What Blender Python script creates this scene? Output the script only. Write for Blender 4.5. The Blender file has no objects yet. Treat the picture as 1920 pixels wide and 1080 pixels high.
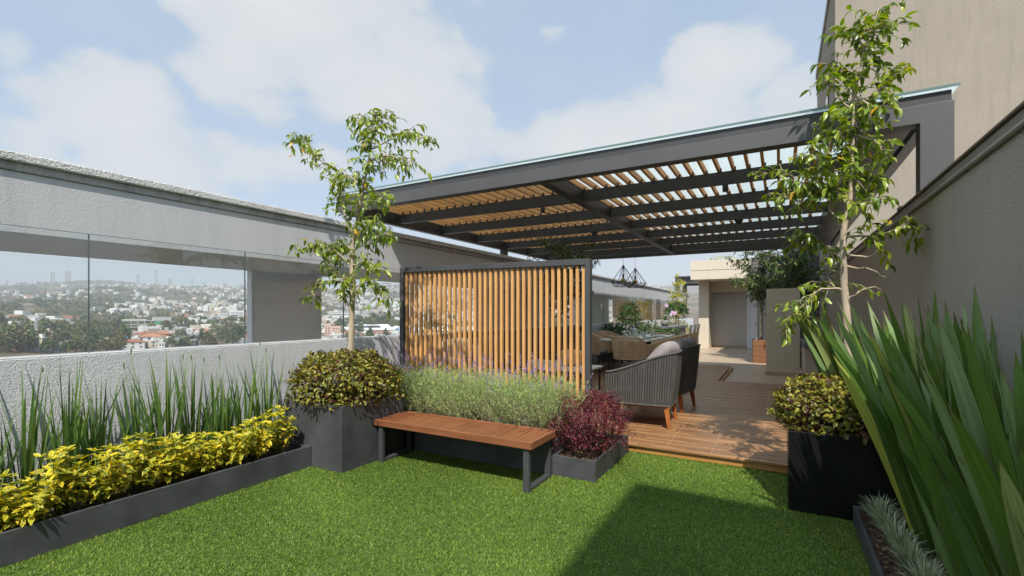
import bpy, math, random
import numpy as np
from mathutils import Vector, Matrix

R = math.radians
scene = bpy.context.scene
COL = scene.collection
rng = np.random.default_rng(7)
random.seed(7)

# ------------------------------------------------------------------ objects
def tag(o, label=None, cat=None, group=None, kind=None):
    if label: o['label'] = label
    if cat: o['category'] = cat
    if group: o['group'] = group
    if kind: o['kind'] = kind
    return o

def empty(name, loc=(0, 0, 0), rz=0.0):
    o = bpy.data.objects.new(name, None)
    o.empty_display_size = 0.1
    COL.objects.link(o)
    o.location = loc
    o.rotation_euler = (0, 0, rz)
    return o

def thing(name, label, cat, loc=(0, 0, 0), rz=0.0, group=None):
    return tag(empty(name, loc, rz), label, cat, group)

def link(name, me, parent=None):
    o = bpy.data.objects.new(name, me)
    COL.objects.link(o)
    if parent is not None:
        o.parent = parent
    return o

def kids(o):
    return [c for c in bpy.data.objects if c.parent == o]

def copy_tree(o, parent=None):
    c = o.copy()
    COL.objects.link(c)
    if parent is not None:
        c.parent = parent
    for ch in KIDS(o):
        copy_tree(ch, c)
    return c

def KIDS(o):
    return list(o.children)

# ------------------------------------------------------------------ mesh builder
class MB:
    def __init__(s):
        s.v = []; s.f = []; s.smooth = []

    def add(s, vs, fs, smooth=False):
        b = len(s.v)
        s.v += [tuple(map(float, p)) for p in vs]
        s.f += [tuple(i + b for i in f) for f in fs]
        s.smooth += [smooth] * len(fs)
        return s

    def box(s, x0, x1, y0, y1, z0, z1, M=None):
        vs = [(x0, y0, z0), (x1, y0, z0), (x1, y1, z0), (x0, y1, z0),
              (x0, y0, z1), (x1, y0, z1), (x1, y1, z1), (x0, y1, z1)]
        if M is not None:
            vs = [tuple(M @ Vector(p)) for p in vs]
        return s.add(vs, [(3, 2, 1, 0), (4, 5, 6, 7), (0, 1, 5, 4), (1, 2, 6, 5), (2, 3, 7, 6), (3, 0, 4, 7)])

    def bar(s, a, b, w, h, up=(0, 0, 1)):
        a = Vector(a); b = Vector(b); d = (b - a).normalized()
        u = Vector(up)
        sd = d.cross(u)
        if sd.length < 1e-4:
            sd = d.cross(Vector((1, 0, 0)))
        sd.normalize(); u = sd.cross(d)
        o = []
        for p in (a, b):
            for i, j in ((-1, -1), (1, -1), (1, 1), (-1, 1)):
                o.append(p + sd * (i * w / 2) + u * (j * h / 2))
        return s.add(o, [(3, 2, 1, 0), (4, 5, 6, 7), (0, 1, 5, 4), (1, 2, 6, 5), (2, 3, 7, 6), (3, 0, 4, 7)])

    def tube(s, pts, rad, n=6, caps=True, smooth=True, closed=False):
        pts = [Vector(p) for p in pts]
        m = len(pts)
        if not hasattr(rad, '__len__'):
            rad = [rad] * m
        rings = []
        pu = None
        for i, p in enumerate(pts):
            if closed:
                d = pts[(i + 1) % m] - pts[i - 1]
            else:
                d = pts[min(i + 1, m - 1)] - pts[max(i - 1, 0)]
            d.normalize()
            if pu is None:
                u = d.orthogonal().normalized()
            else:
                u = (pu - d * pu.dot(d))
                if u.length < 1e-5:
                    u = d.orthogonal()
                u.normalize()
            pu = u
            w = d.cross(u)
            rings.append([p + (u * math.cos(2 * math.pi * k / n) + w * math.sin(2 * math.pi * k / n)) * rad[i] for k in range(n)])
        vs = [q for r in rings for q in r]
        fs = []
        for i in range(m if closed else m - 1):
            j = (i + 1) % m
            for k in range(n):
                k2 = (k + 1) % n
                fs.append((i * n + k, i * n + k2, j * n + k2, j * n + k))
        if caps and not closed:
            fs.append(tuple(range(n - 1, -1, -1)))
            fs.append(tuple((m - 1) * n + k for k in range(n)))
        return s.add(vs, fs, smooth)

    def lathe(s, prof, n=20, c=(0, 0, 0), sc=(1, 1), smooth=True):
        vs = []; fs = []
        for r, z in prof:
            for k in range(n):
                a = 2 * math.pi * k / n
                vs.append((c[0] + r * math.cos(a) * sc[0], c[1] + r * math.sin(a) * sc[1], c[2] + z))
        for i in range(len(prof) - 1):
            for k in range(n):
                k2 = (k + 1) % n
                fs.append((i * n + k, i * n + k2, (i + 1) * n + k2, (i + 1) * n + k))
        fs.append(tuple(range(n - 1, -1, -1)))
        fs.append(tuple((len(prof) - 1) * n + k for k in range(n)))
        return s.add(vs, fs, smooth)

    def build(s, name, mat, parent=None, bevel=0.0, seg=2):
        me = bpy.data.meshes.new(name)
        me.from_pydata(s.v, [], s.f)
        me.polygons.foreach_set('use_smooth', s.smooth)
        me.materials.append(mat)
        me.update()
        o = link(name, me, parent)
        if bevel:
            md = o.modifiers.new('edge', 'BEVEL')
            md.width = bevel; md.segments = seg; md.limit_method = 'ANGLE'; md.angle_limit = R(40)
            md.harden_normals = False
        return o

def cushion(mb, c, sx, sy, sz, M=None, p=3.2, n=10, wr=0.0):
    """a stuffed pillow: a superellipsoid with pinched rim"""
    vs = []; fs = []
    nu, nv = 24, n
    for j in range(nv + 1):
        ph = -math.pi / 2 + math.pi * j / nv
        for i in range(nu):
            th = 2 * math.pi * i / nu
            def sp(x, e): return math.copysign(abs(x) ** e, x)
            cx = sp(math.cos(ph), 0.5)
            x = sp(math.cos(th), 2 / p) * cx
            y = sp(math.sin(th), 2 / p) * cx
            z = sp(math.sin(ph), 0.9)
            k = 1 + wr * math.sin(7 * th + 3 * ph) * math.cos(ph) + wr * math.sin(13 * th - 5 * ph + 1)
            P = Vector((x * sx * k, y * sy * k, z * sz * (1 - 0.25 * (abs(x * y)))))
            if M is not None: P = M @ P
            vs.append((P.x + c[0], P.y + c[1], P.z + c[2]))
    for j in range(nv):
        for i in range(nu):
            i2 = (i + 1) % nu
            fs.append((j * nu + i, j * nu + i2, (j + 1) * nu + i2, (j + 1) * nu + i))
    mb.add(vs, fs, True)
    return mb

# ------------------------------------------------------------------ numpy foliage
def nrm(a):
    return a / np.maximum(np.linalg.norm(a, axis=-1, keepdims=True), 1e-9)

def rand_dirs(n, r=rng):
    return nrm(r.normal(size=(n, 3)))

def np_mesh(name, V, F4, F3, mat, parent=None, edge=None, along=None, smooth=True):
    """V (N,3); F4 (a,4) ; F3 (b,3)"""
    me = bpy.data.meshes.new(name)
    F4 = np.asarray(F4, dtype=np.int32).reshape(-1, 4)
    F3 = np.asarray(F3, dtype=np.int32).reshape(-1, 3)
    me.vertices.add(len(V))
    me.vertices.foreach_set('co', np.ascontiguousarray(V, dtype=np.float32).ravel())
    nl = F4.size + F3.size
    me.loops.add(nl)
    me.loops.foreach_set('vertex_index', np.concatenate([F4.ravel(), F3.ravel()]).astype(np.int32))
    npoly = len(F4) + len(F3)
    me.polygons.add(npoly)
    st = np.concatenate([np.arange(len(F4)) * 4, F4.size + np.arange(len(F3)) * 3]).astype(np.int32)
    me.polygons.foreach_set('loop_start', st)
    me.polygons.foreach_set('use_smooth', np.full(npoly, smooth))
    if edge is not None:
        a = me.attributes.new('rim', 'FLOAT', 'POINT')
        a.data.foreach_set('value', np.ascontiguousarray(edge, dtype=np.float32))
    if along is not None:
        a = me.attributes.new('along', 'FLOAT', 'POINT')
        a.data.foreach_set('value', np.ascontiguousarray(along, dtype=np.float32))
    me.materials.append(mat)
    me.update(calc_edges=True)
    me.validate()
    return link(name, me, parent)

def leaves(P, D, N, L, W, curl=0.25, fold=0.25):
    """curved, folded leaves -> V, F4, F3, rim"""
    P = np.asarray(P, float); n = len(P)
    D = nrm(np.asarray(D, float))
    N = np.asarray(N, float)
    S = nrm(np.cross(D, N)); N = np.cross(S, D)
    L = np.broadcast_to(np.asarray(L, float), (n,))[:, None]
    W = np.broadcast_to(np.asarray(W, float), (n,))[:, None]
    cu = np.broadcast_to(np.asarray(curl, float), (n,))[:, None]
    def c(t): return P + D * L * (t * (1 - 0.15 * cu * t)) - N * (cu * L * t * t)
    V = np.empty((n, 8, 3))
    V[:, 0] = c(0)
    for k, (t, w) in enumerate(((0.3, 0.46), (0.68, 0.42))):
        m = c(t)
        V[:, 1 + 3 * k] = m - S * W * w + N * W * fold
        V[:, 2 + 3 * k] = m
        V[:, 3 + 3 * k] = m + S * W * w + N * W * fold
    V[:, 7] = c(1.0)
    base = (np.arange(n) * 8)[:, None]
    F4 = np.concatenate([base + np.array([[1, 4, 5, 2]]), base + np.array([[2, 5, 6, 3]])])
    F3 = np.concatenate([base + np.array([[0, 1, 2]]), base + np.array([[0, 2, 3]]),
                         base + np.array([[4, 7, 5]]), base + np.array([[5, 7, 6]])])
    rim = np.tile(np.array([0.5, 1, 0, 1, 1, 0, 1, 1.0]), n)
    return V.reshape(-1, 3), F4, F3, rim

def blades(P, D, S, L, W, bend, bdir, segs=5, taper=0.35, fold=0.0, prof=None):
    """long strap leaves; 3 verts a row"""
    P = np.asarray(P, float); n = len(P)
    D = nrm(np.asarray(D, float)); S = np.asarray(S, float)
    S = nrm(S - D * np.sum(S * D, 1, keepdims=True))
    Nn = np.cross(S, D)
    L = np.broadcast_to(np.asarray(L, float), (n,))[:, None]
    W = np.broadcast_to(np.asarray(W, float), (n,))[:, None]
    bd = np.broadcast_to(np.asarray(bend, float), (n,))[:, None]
    V = np.empty((n, segs + 1, 3, 3))
    T = np.linspace(0, 1, segs + 1)
    if prof is None:
        prof = [min(1.0, 0.55 + 1.5 * t) * (1.0 if t < 1 - taper else max(0.0, (1 - t) / taper) ** 0.8) for t in T]
    for k, t in enumerate(T):
        m = P + D * L * t + bdir * (bd * L * t * t)
        w = W * 0.5 * prof[k]
        V[:, k, 0] = m - S * w + Nn * w * fold
        V[:, k, 1] = m
        V[:, k, 2] = m + S * w + Nn * w * fold
    nv = (segs + 1) * 3
    base = (np.arange(n) * nv)[:, None]
    F = []
    for k in range(segs):
        a = 3 * k
        F.append(base + np.array([[a, a + 3, a + 4, a + 1]]))
        F.append(base + np.array([[a + 1, a + 4, a + 5, a + 2]]))
    rim = np.tile(np.array([1, 0, 1.0]), n * (segs + 1))
    along = np.tile(np.repeat(T, 3), n)
    return V.reshape(-1, 3), np.concatenate(F), np.zeros((0, 3), int), rim, along

def merge(parts):
    V = []; F4 = []; F3 = []; Rm = []; o = 0
    for p in parts:
        V.append(p[0]); F4.append(p[1] + o); F3.append(p[2] + o); Rm.append(p[3]); o += len(p[0])
    return np.concatenate(V), np.concatenate(F4), np.concatenate(F3), np.concatenate(Rm)
HAZE = 2.6e-4
SUN_E = 3.7
SKY_E = 0.15
EXPO = 0.86
PALE = 0.80
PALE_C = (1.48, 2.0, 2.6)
HORIZ_C = (2.02, 2.3, 2.5)
CLOUD_A = (0.80, 0.86, 0.92)
CLOUD_B = (0.90, 0.93, 0.96)
CLOUD_C = (1.0, 0.99, 0.97)
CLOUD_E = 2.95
FILL_BOOST = 2.6
# ------------------------------------------------------------------ materials
def new_mat(name):
    m = bpy.data.materials.new(name)
    m.use_nodes = True
    nt = m.node_tree
    nt.nodes.clear()
    out = nt.nodes.new('ShaderNodeOutputMaterial')
    return m, nt, out

def N(nt, t, **kw):
    n = nt.nodes.new(t)
    for k, v in kw.items():
        if k in n.inputs.keys():
            n.inputs[k].default_value = v
        else:
            setattr(n, k, v)
    return n

def ramp(nt, stops, interp='LINEAR'):
    r = nt.nodes.new('ShaderNodeValToRGB')
    cr = r.color_ramp
    cr.interpolation = interp
    while len(cr.elements) < len(stops):
        cr.elements.new(0.5)
    for e, (p, c) in zip(cr.elements, stops):
        e.position = p; e.color = (*c[:3], 1)
    return r

def col4(c): return (c[0], c[1], c[2], 1)

def plain(name, c, rough=0.6, var=0.12, vscale=3.0, bump=0.0, bscale=40.0, metal=0.0, spec=0.5, detail=4.0, stretch=(1, 1, 1), bdist=0.01, coat=0.0, island=0.0):
    """a surface with large soft tone variation and a fine bump"""
    m, nt, out = new_mat(name)
    p = N(nt, 'ShaderNodeBsdfPrincipled')
    p.inputs['Roughness'].default_value = rough
    p.inputs['Metallic'].default_value = metal
    p.inputs['Specular IOR Level'].default_value = spec
    p.inputs['Coat Weight'].default_value = coat
    tc = N(nt, 'ShaderNodeTexCoord')
    mp = N(nt, 'ShaderNodeMapping')
    mp.inputs['Scale'].default_value = stretch
    nt.links.new(tc.outputs['Object'], mp.inputs['Vector'])
    nz = N(nt, 'ShaderNodeTexNoise', Scale=vscale, Detail=detail, Roughness=0.6)
    nt.links.new(mp.outputs[0], nz.inputs['Vector'])
    rp = ramp(nt, [(0.3, [x * (1 - var) for x in c]), (0.7, [min(1, x * (1 + var)) for x in c])])
    nt.links.new(nz.outputs['Fac'], rp.inputs['Fac'])
    colout = rp.outputs['Color']
    if island:
        g = N(nt, 'ShaderNodeNewGeometry')
        mr = N(nt, 'ShaderNodeMapRange')
        mr.inputs['To Min'].default_value = 1 - island; mr.inputs['To Max'].default_value = 1 + island
        nt.links.new(g.outputs['Random Per Island'], mr.inputs['Value'])
        vm = N(nt, 'ShaderNodeVectorMath', operation='SCALE')
        nt.links.new(colout, vm.inputs[0]); nt.links.new(mr.outputs[0], vm.inputs['Scale'])
        colout = vm.outputs[0]
    nt.links.new(colout, p.inputs['Base Color'])
    if bump:
        n2 = N(nt, 'ShaderNodeTexNoise', Scale=bscale, Detail=3.0, Roughness=0.55)
        nt.links.new(mp.outputs[0], n2.inputs['Vector'])
        b = N(nt, 'ShaderNodeBump', Strength=bump, Distance=bdist)
        nt.links.new(n2.outputs['Fac'], b.inputs['Height'])
        nt.links.new(b.outputs[0], p.inputs['Normal'])
    nt.links.new(p.outputs[0], out.inputs[0])
    return m

def stucco(name, c, bscale, dist, strength=1.0, var=0.05, stains=0.0, rough=0.9):
    """hand floated render: rope-like ridges"""
    m, nt, out = new_mat(name)
    p = N(nt, 'ShaderNodeBsdfPrincipled', Roughness=rough)
    p.inputs['Specular IOR Level'].default_value = 0.25
    tc = N(nt, 'ShaderNodeTexCoord')
    nz = N(nt, 'ShaderNodeTexNoise', Scale=1.3, Detail=5.0, Roughness=0.6)
    nt.links.new(tc.outputs['Object'], nz.inputs['Vector'])
    rp = ramp(nt, [(0.25, [x * (1 - var) for x in c]), (0.75, [x * (1 + var) for x in c])])
    nt.links.new(nz.outputs['Fac'], rp.inputs['Fac'])
    colout = rp.outputs['Color']
    if stains:
        ms = N(nt, 'ShaderNodeMapping'); ms.inputs['Scale'].default_value = (3, 3, 0.25)
        nt.links.new(tc.outputs['Object'], ms.inputs['Vector'])
        ns = N(nt, 'ShaderNodeTexNoise', Scale=2.2, Detail=6.0, Roughness=0.7)
        nt.links.new(ms.outputs[0], ns.inputs['Vector'])
        mr = N(nt, 'ShaderNodeMapRange')
        mr.inputs['From Min'].default_value = 0.5; mr.inputs['From Max'].default_value = 0.75
        mr.inputs['To Min'].default_value = 1.0; mr.inputs['To Max'].default_value = 1 - stains
        nt.links.new(ns.outputs['Fac'], mr.inputs['Value'])
        vm = N(nt, 'ShaderNodeVectorMath', operation='SCALE')
        nt.links.new(colout, vm.inputs[0]); nt.links.new(mr.outputs[0], vm.inputs['Scale'])
        colout = vm.outputs[0]
    nt.links.new(colout, p.inputs['Base Color'])
    n2 = N(nt, 'ShaderNodeTexNoise', Scale=bscale, Detail=2.5, Roughness=0.5, Distortion=0.6)
    nt.links.new(tc.outputs['Object'], n2.inputs['Vector'])
    n3 = N(nt, 'ShaderNodeTexNoise', Scale=bscale * 3.1, Detail=2.0, Roughness=0.5)
    nt.links.new(tc.outputs['Object'], n3.inputs['Vector'])
    ad = N(nt, 'ShaderNodeMath', operation='MULTIPLY_ADD')
    ad.inputs[1].default_value = 0.3
    nt.links.new(n3.outputs['Fac'], ad.inputs[0]); nt.links.new(n2.outputs['Fac'], ad.inputs[2])
    b = N(nt, 'ShaderNodeBump', Strength=strength, Distance=dist)
    nt.links.new(ad.outputs[0], b.inputs['Height'])
    nt.links.new(b.outputs[0], p.inputs['Normal'])
    nt.links.new(p.outputs[0], out.inputs[0])
    return m

def wood(name, c0, c1, axis='X', scale=6.0, rough=0.55, island=0.25, coat=0.0, spec=0.4, bump=0.15):
    """boards with grain running along the axis and a tone of its own for every board"""
    m, nt, out = new_mat(name)
    p = N(nt, 'ShaderNodeBsdfPrincipled', Roughness=rough)
    p.inputs['Specular IOR Level'].default_value = spec
    p.inputs['Coat Weight'].default_value = coat
    tc = N(nt, 'ShaderNodeTexCoord')
    g = N(nt, 'ShaderNodeNewGeometry')
    mp = N(nt, 'ShaderNodeMapping')
    s = {'X': (0.12, 1, 1), 'Y': (1, 0.12, 1), 'Z': (1, 1, 0.12)}[axis]
    mp.inputs['Scale'].default_value = s
    nt.links.new(tc.outputs['Object'], mp.inputs['Vector'])
    off = N(nt, 'ShaderNodeVectorMath', operation='MULTIPLY_ADD')
    off.inputs[1].default_value = (37, 21, 53)
    nt.links.new(g.outputs['Random Per Island'], off.inputs[0])
    nt.links.new(mp.outputs[0], off.inputs[2])
    nz = N(nt, 'ShaderNodeTexNoise', Scale=scale * 6, Detail=6.0, Roughness=0.65, Distortion=0.4)
    nt.links.new(off.outputs[0], nz.inputs['Vector'])
    rp = ramp(nt, [(0.3, c0), (0.68, c1)])
    nt.links.new(nz.outputs['Fac'], rp.inputs['Fac'])
    mr = N(nt, 'ShaderNodeMapRange')
    mr.inputs['To Min'].default_value = 1 - island; mr.inputs['To Max'].default_value = 1 + island
    nt.links.new(g.outputs['Random Per Island'], mr.inputs['Value'])
    vm = N(nt, 'ShaderNodeVectorMath', operation='SCALE')
    nt.links.new(rp.outputs['Color'], vm.inputs[0]); nt.links.new(mr.outputs[0], vm.inputs['Scale'])
    nt.links.new(vm.outputs[0], p.inputs['Base Color'])
    b = N(nt, 'ShaderNodeBump', Strength=bump, Distance=0.004)
    nt.links.new(nz.outputs['Fac'], b.inputs['Height'])
    nt.links.new(b.outputs[0], p.inputs['Normal'])
    nt.links.new(p.outputs[0], out.inputs[0])
    return m

def leafmat(name, stops, rimcol=None, rim_at=(0.35, 0.75), rough=0.45, transl=0.3, spec=0.4, tipcol=None, veins=0.0, tip_at=(0.9, 1.0)):
    """leaf colours differ leaf by leaf; optional differently coloured margin and dry tip"""
    m, nt, out = new_mat(name)
    g = N(nt, 'ShaderNodeNewGeometry')
    rp = ramp(nt, stops)
    nt.links.new(g.outputs['Random Per Island'], rp.inputs['Fac'])
    c = rp.outputs['Color']
    if veins:
        a1 = N(nt, 'ShaderNodeAttribute', attribute_name='rim'); a2 = N(nt, 'ShaderNodeAttribute', attribute_name='along')
        cx = N(nt, 'ShaderNodeCombineXYZ')
        for a_, k_, i_ in ((a1.outputs['Fac'], 9.0, 0), (a2.outputs['Fac'], 1.6, 1), (g.outputs['Random Per Island'], 90.0, 2)):
            mm = N(nt, 'ShaderNodeMath', operation='MULTIPLY'); mm.inputs[1].default_value = k_
            nt.links.new(a_, mm.inputs[0]); nt.links.new(mm.outputs[0], cx.inputs[i_])
        vn = N(nt, 'ShaderNodeTexNoise', Scale=1.0, Detail=4.0, Roughness=0.65)
        nt.links.new(cx.outputs[0], vn.inputs['Vector'])
        vr = N(nt, 'ShaderNodeMapRange')
        vr.inputs['From Min'].default_value = 0.3; vr.inputs['From Max'].default_value = 0.7
        vr.inputs['To Min'].default_value = 1 - veins; vr.inputs['To Max'].default_value = 1 + veins
        nt.links.new(vn.outputs['Fac'], vr.inputs['Value'])
        vs_ = N(nt, 'ShaderNodeVectorMath', operation='SCALE')
        nt.links.new(c, vs_.inputs[0]); nt.links.new(vr.outputs[0], vs_.inputs['Scale'])
        c = vs_.outputs[0]
    if rimcol is not None:
        at = N(nt, 'ShaderNodeAttribute', attribute_name='rim')
        mr = N(nt, 'ShaderNodeMapRange', interpolation_type='SMOOTHSTEP')
        mr.inputs['From Min'].default_value = rim_at[0]; mr.inputs['From Max'].default_value = rim_at[1]
        nt.links.new(at.outputs['Fac'], mr.inputs['Value'])
        mx = N(nt, 'ShaderNodeMix', data_type='RGBA')
        nt.links.new(mr.outputs[0], mx.inputs['Factor'])
        nt.links.new(c, mx.inputs['A'])
        if isinstance(rimcol, list):
            mu = N(nt, 'ShaderNodeMath', operation='MULTIPLY'); mu.inputs[1].default_value = 7.31
            fr = N(nt, 'ShaderNodeMath', operation='FRACT')
            nt.links.new(g.outputs['Random Per Island'], mu.inputs[0]); nt.links.new(mu.outputs[0], fr.inputs[0])
            r2 = ramp(nt, rimcol); nt.links.new(fr.outputs[0], r2.inputs['Fac'])
            nt.links.new(r2.outputs['Color'], mx.inputs['B'])
        else:
            mx.inputs['B'].default_value = col4(rimcol)
        c = mx.outputs['Result']
    if tipcol is not None:
        at = N(nt, 'ShaderNodeAttribute', attribute_name='along')
        mr = N(nt, 'ShaderNodeMapRange', interpolation_type='SMOOTHSTEP')
        mr.inputs['From Min'].default_value = tip_at[0]; mr.inputs['From Max'].default_value = tip_at[1]
        nt.links.new(at.outputs['Fac'], mr.inputs['Value'])
        mx = N(nt, 'ShaderNodeMix', data_type='RGBA')
        nt.links.new(mr.outputs[0], mx.inputs['Factor'])
        nt.links.new(c, mx.inputs['A']); mx.inputs['B'].default_value = col4(tipcol)
        c = mx.outputs['Result']
    p = N(nt, 'ShaderNodeBsdfPrincipled', Roughness=rough)
    p.inputs['Specular IOR Level'].default_value = spec
    nt.links.new(c, p.inputs['Base Color'])
    t = N(nt, 'ShaderNodeBsdfTranslucent')
    hs = N(nt, 'ShaderNodeHueSaturation', Saturation=1.15, Value=1.5)
    nt.links.new(c, hs.inputs['Color']); nt.links.new(hs.outputs[0], t.inputs['Color'])
    mix = N(nt, 'ShaderNodeMixShader'); mix.inputs[0].default_value = transl
    nt.links.new(p.outputs[0], mix.inputs[1]); nt.links.new(t.outputs[0], mix.inputs[2])
    nt.links.new(mix.outputs[0], out.inputs[0])
    return m

def thin_fresnel(nt, ior):
    """the same reflectance on both faces of a thin pane"""
    g = N(nt, 'ShaderNodeNewGeometry')
    mr = N(nt, 'ShaderNodeMapRange')
    mr.inputs['To Min'].default_value = ior; mr.inputs['To Max'].default_value = 1 / ior
    nt.links.new(g.outputs['Backfacing'], mr.inputs['Value'])
    f = N(nt, 'ShaderNodeFresnel')
    nt.links.new(mr.outputs[0], f.inputs['IOR'])
    return f

def glassmat(name, tint=(0.93, 0.96, 0.95), refl=1.0, rough=0.0):
    m, nt, out = new_mat(name)
    t = N(nt, 'ShaderNodeBsdfTransparent'); t.inputs['Color'].default_value = col4(tint)
    g = N(nt, 'ShaderNodeBsdfGlossy', Roughness=rough); g.inputs['Color'].default_value = (1, 1, 1, 1)
    f = thin_fresnel(nt, 1.5)
    mu = N(nt, 'ShaderNodeMath', operation='MULTIPLY'); mu.inputs[1].default_value = refl
    nt.links.new(f.outputs[0], mu.inputs[0])
    mix = N(nt, 'ShaderNodeMixShader')
    nt.links.new(mu.outputs[0], mix.inputs[0]); nt.links.new(t.outputs[0], mix.inputs[1]); nt.links.new(g.outputs[0], mix.inputs[2])
    nt.links.new(mix.outputs[0], out.inputs[0])
    return m

def frostmat(name, c=(0.66, 0.71, 0.71), clear=0.10):
    m, nt, out = new_mat(name)
    t = N(nt, 'ShaderNodeBsdfTranslucent'); t.inputs['Color'].default_value = col4(c)
    a = N(nt, 'ShaderNodeBsdfTransparent'); a.inputs['Color'].default_value = col4(c)
    mix = N(nt, 'ShaderNodeMixShader'); mix.inputs[0].default_value = clear
    nt.links.new(t.outputs[0], mix.inputs[1]); nt.links.new(a.outputs[0], mix.inputs[2])
    g = N(nt, 'ShaderNodeBsdfGlossy', Roughness=0.1)
    f = thin_fresnel(nt, 1.4)
    m2 = N(nt, 'ShaderNodeMixShader')
    nt.links.new(f.outputs[0], m2.inputs[0]); nt.links.new(mix.outputs[0], m2.inputs[1]); nt.links.new(g.outputs[0], m2.inputs[2])
    nt.links.new(m2.outputs[0], out.inputs[0])
    return m

def objcolor(name, rough=0.85, var=0.15, vscale=0.15):
    m, nt, out = new_mat(name)
    p = N(nt, 'ShaderNodeBsdfPrincipled', Roughness=rough)
    p.inputs['Specular IOR Level'].default_value = 0.2
    oi = N(nt, 'ShaderNodeObjectInfo')
    tc = N(nt, 'ShaderNodeTexCoord')
    nz = N(nt, 'ShaderNodeTexNoise', Scale=vscale, Detail=4.0)
    nt.links.new(tc.outputs['Object'], nz.inputs['Vector'])
    mr = N(nt, 'ShaderNodeMapRange')
    mr.inputs['From Min'].default_value = 0.3; mr.inputs['From Max'].default_value = 0.7
    mr.inputs['To Min'].default_value = 1 - var; mr.inputs['To Max'].default_value = 1 + var
    nt.links.new(nz.outputs['Fac'], mr.inputs['Value'])
    vm = N(nt, 'ShaderNodeVectorMath', operation='SCALE')
    nt.links.new(oi.outputs['Color'], vm.inputs[0]); nt.links.new(mr.outputs[0], vm.inputs['Scale'])
    nt.links.new(vm.outputs[0], p.inputs['Base Color'])
    nt.links.new(p.outputs[0], out.inputs[0])
    return m

def islandmat(name, stops, rough=0.85, interp='CONSTANT'):
    m, nt, out = new_mat(name)
    p = N(nt, 'ShaderNodeBsdfPrincipled', Roughness=rough)
    p.inputs['Specular IOR Level'].default_value = 0.2
    g = N(nt, 'ShaderNodeNewGeometry')
    rp = ramp(nt, stops, interp)
    nt.links.new(g.outputs['Random Per Island'], rp.inputs['Fac'])
    nt.links.new(rp.outputs['Color'], p.inputs['Base Color'])
    nt.links.new(p.outputs[0], out.inputs[0])
    return m

M = {}
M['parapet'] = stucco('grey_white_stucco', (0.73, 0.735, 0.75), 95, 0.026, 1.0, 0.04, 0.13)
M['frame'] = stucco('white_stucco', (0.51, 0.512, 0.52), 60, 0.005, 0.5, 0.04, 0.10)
M['column'] = stucco('brightened_white_stucco', (0.82, 0.84, 0.87), 60, 0.004, 0.5, 0.04, 0.05)  # the frame's white stucco, paled to make up for the column's shade
M['coping'] = stucco('rough_white_stucco', (0.60, 0.60, 0.58), 55, 0.02, 1.0, 0.08, 0.22)
M['wall'] = stucco('taupe_stucco', (0.41, 0.375, 0.33), 95, 0.010, 1.0, 0.05, 0.10)
M['tower'] = stucco('tower_stucco', (0.30, 0.265, 0.215), 70, 0.008, 1.0, 0.07, 0.16)
M['beige'] = stucco('beige_stucco', (0.60, 0.535, 0.43), 60, 0.004, 0.7, 0.05, 0.06)
M['greige'] = stucco('grey_stucco', (0.50, 0.48, 0.44), 60, 0.004, 0.6, 0.05, 0.06)
M['cap'] = plain('grey_flashing', (0.20, 0.19, 0.17), 0.55, 0.2, 3, 0.2, 60)
M['flash'] = plain('brown_flashing', (0.17, 0.13, 0.10), 0.5, 0.25, 4, 0.15, 50)
M['planter'] = plain('graphite_planter', (0.058, 0.059, 0.063), 0.58, 0.38, 3.5, 0.12, 25, bdist=0.006)
M['blackgloss'] = plain('black_gloss_planter', (0.008, 0.008, 0.008), 0.2, 0.3, 3, 0.04, 30, spec=0.45)
M['steel'] = plain('graphite_steel', (0.052, 0.053, 0.056), 0.5, 0.12, 3, 0.05, 60)
M['portal'] = plain('grey_painted_steel', (0.070, 0.070, 0.071), 0.55, 0.08, 2, 0.05, 30)
M['darkbeam'] = plain('dark_painted_beam', (0.045, 0.045, 0.046), 0.45, 0.12, 3, 0.08, 12)
M['slatwood'] = wood('warm_slat_wood', (0.52, 0.26, 0.085), (0.68, 0.375, 0.14), 'Z', 3.0, 0.5, 0.13)
M['roofslat'] = wood('roof_slat_wood', (0.60, 0.285, 0.08), (0.76, 0.39, 0.125), 'Y', 3.0, 0.55, 0.15)
M['deck'] = wood('weathered_deck_wood', (0.155, 0.074, 0.030), (0.33, 0.178, 0.078), 'X', 3.0, 0.42, 0.32, spec=0.45, bump=0.3)
M['riser'] = wood('oiled_riser_wood', (0.33, 0.155, 0.035), (0.48, 0.25, 0.075), 'X', 3.0, 0.45, 0.1)
M['tile'] = wood('wood_look_tile', (0.34, 0.26, 0.18), (0.48, 0.38, 0.28), 'X', 1.6, 0.4, 0.1, bump=0.05)
M['bench'] = wood('bench_hardwood', (0.145, 0.047, 0.019), (0.25, 0.095, 0.042), 'Y', 3.0, 0.38, 0.16, spec=0.5)
M['benchrim'] = wood('bench_rim_hardwood', (0.17, 0.06, 0.025), (0.29, 0.115, 0.052), 'X', 3.0, 0.4, 0.1, spec=0.5)
M['teak'] = wood('orange_teak', (0.28, 0.085, 0.02), (0.40, 0.145, 0.038), 'Z', 4.0, 0.35, 0.1, spec=0.5)
M['boxwood'] = wood('brown_planter_wood', (0.16, 0.07, 0.03), (0.27, 0.13, 0.06), 'X', 3.0, 0.5, 0.15)
M['darkwood'] = wood('dark_brown_wood', (0.03, 0.015, 0.01), (0.06, 0.03, 0.02), 'Y', 3.0, 0.5, 0.1)
M['soil'] = plain('bark_soil', (0.085, 0.05, 0.03), 0.95, 0.6, 22, 1.0, 45, bdist=0.03, detail=8)
M['mulch'] = islandmat('bark_chips', [(0.0, (0.07, 0.035, 0.02)), (0.35, (0.16, 0.09, 0.05)), (0.7, (0.28, 0.18, 0.10)), (0.9, (0.04, 0.025, 0.018))])
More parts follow.
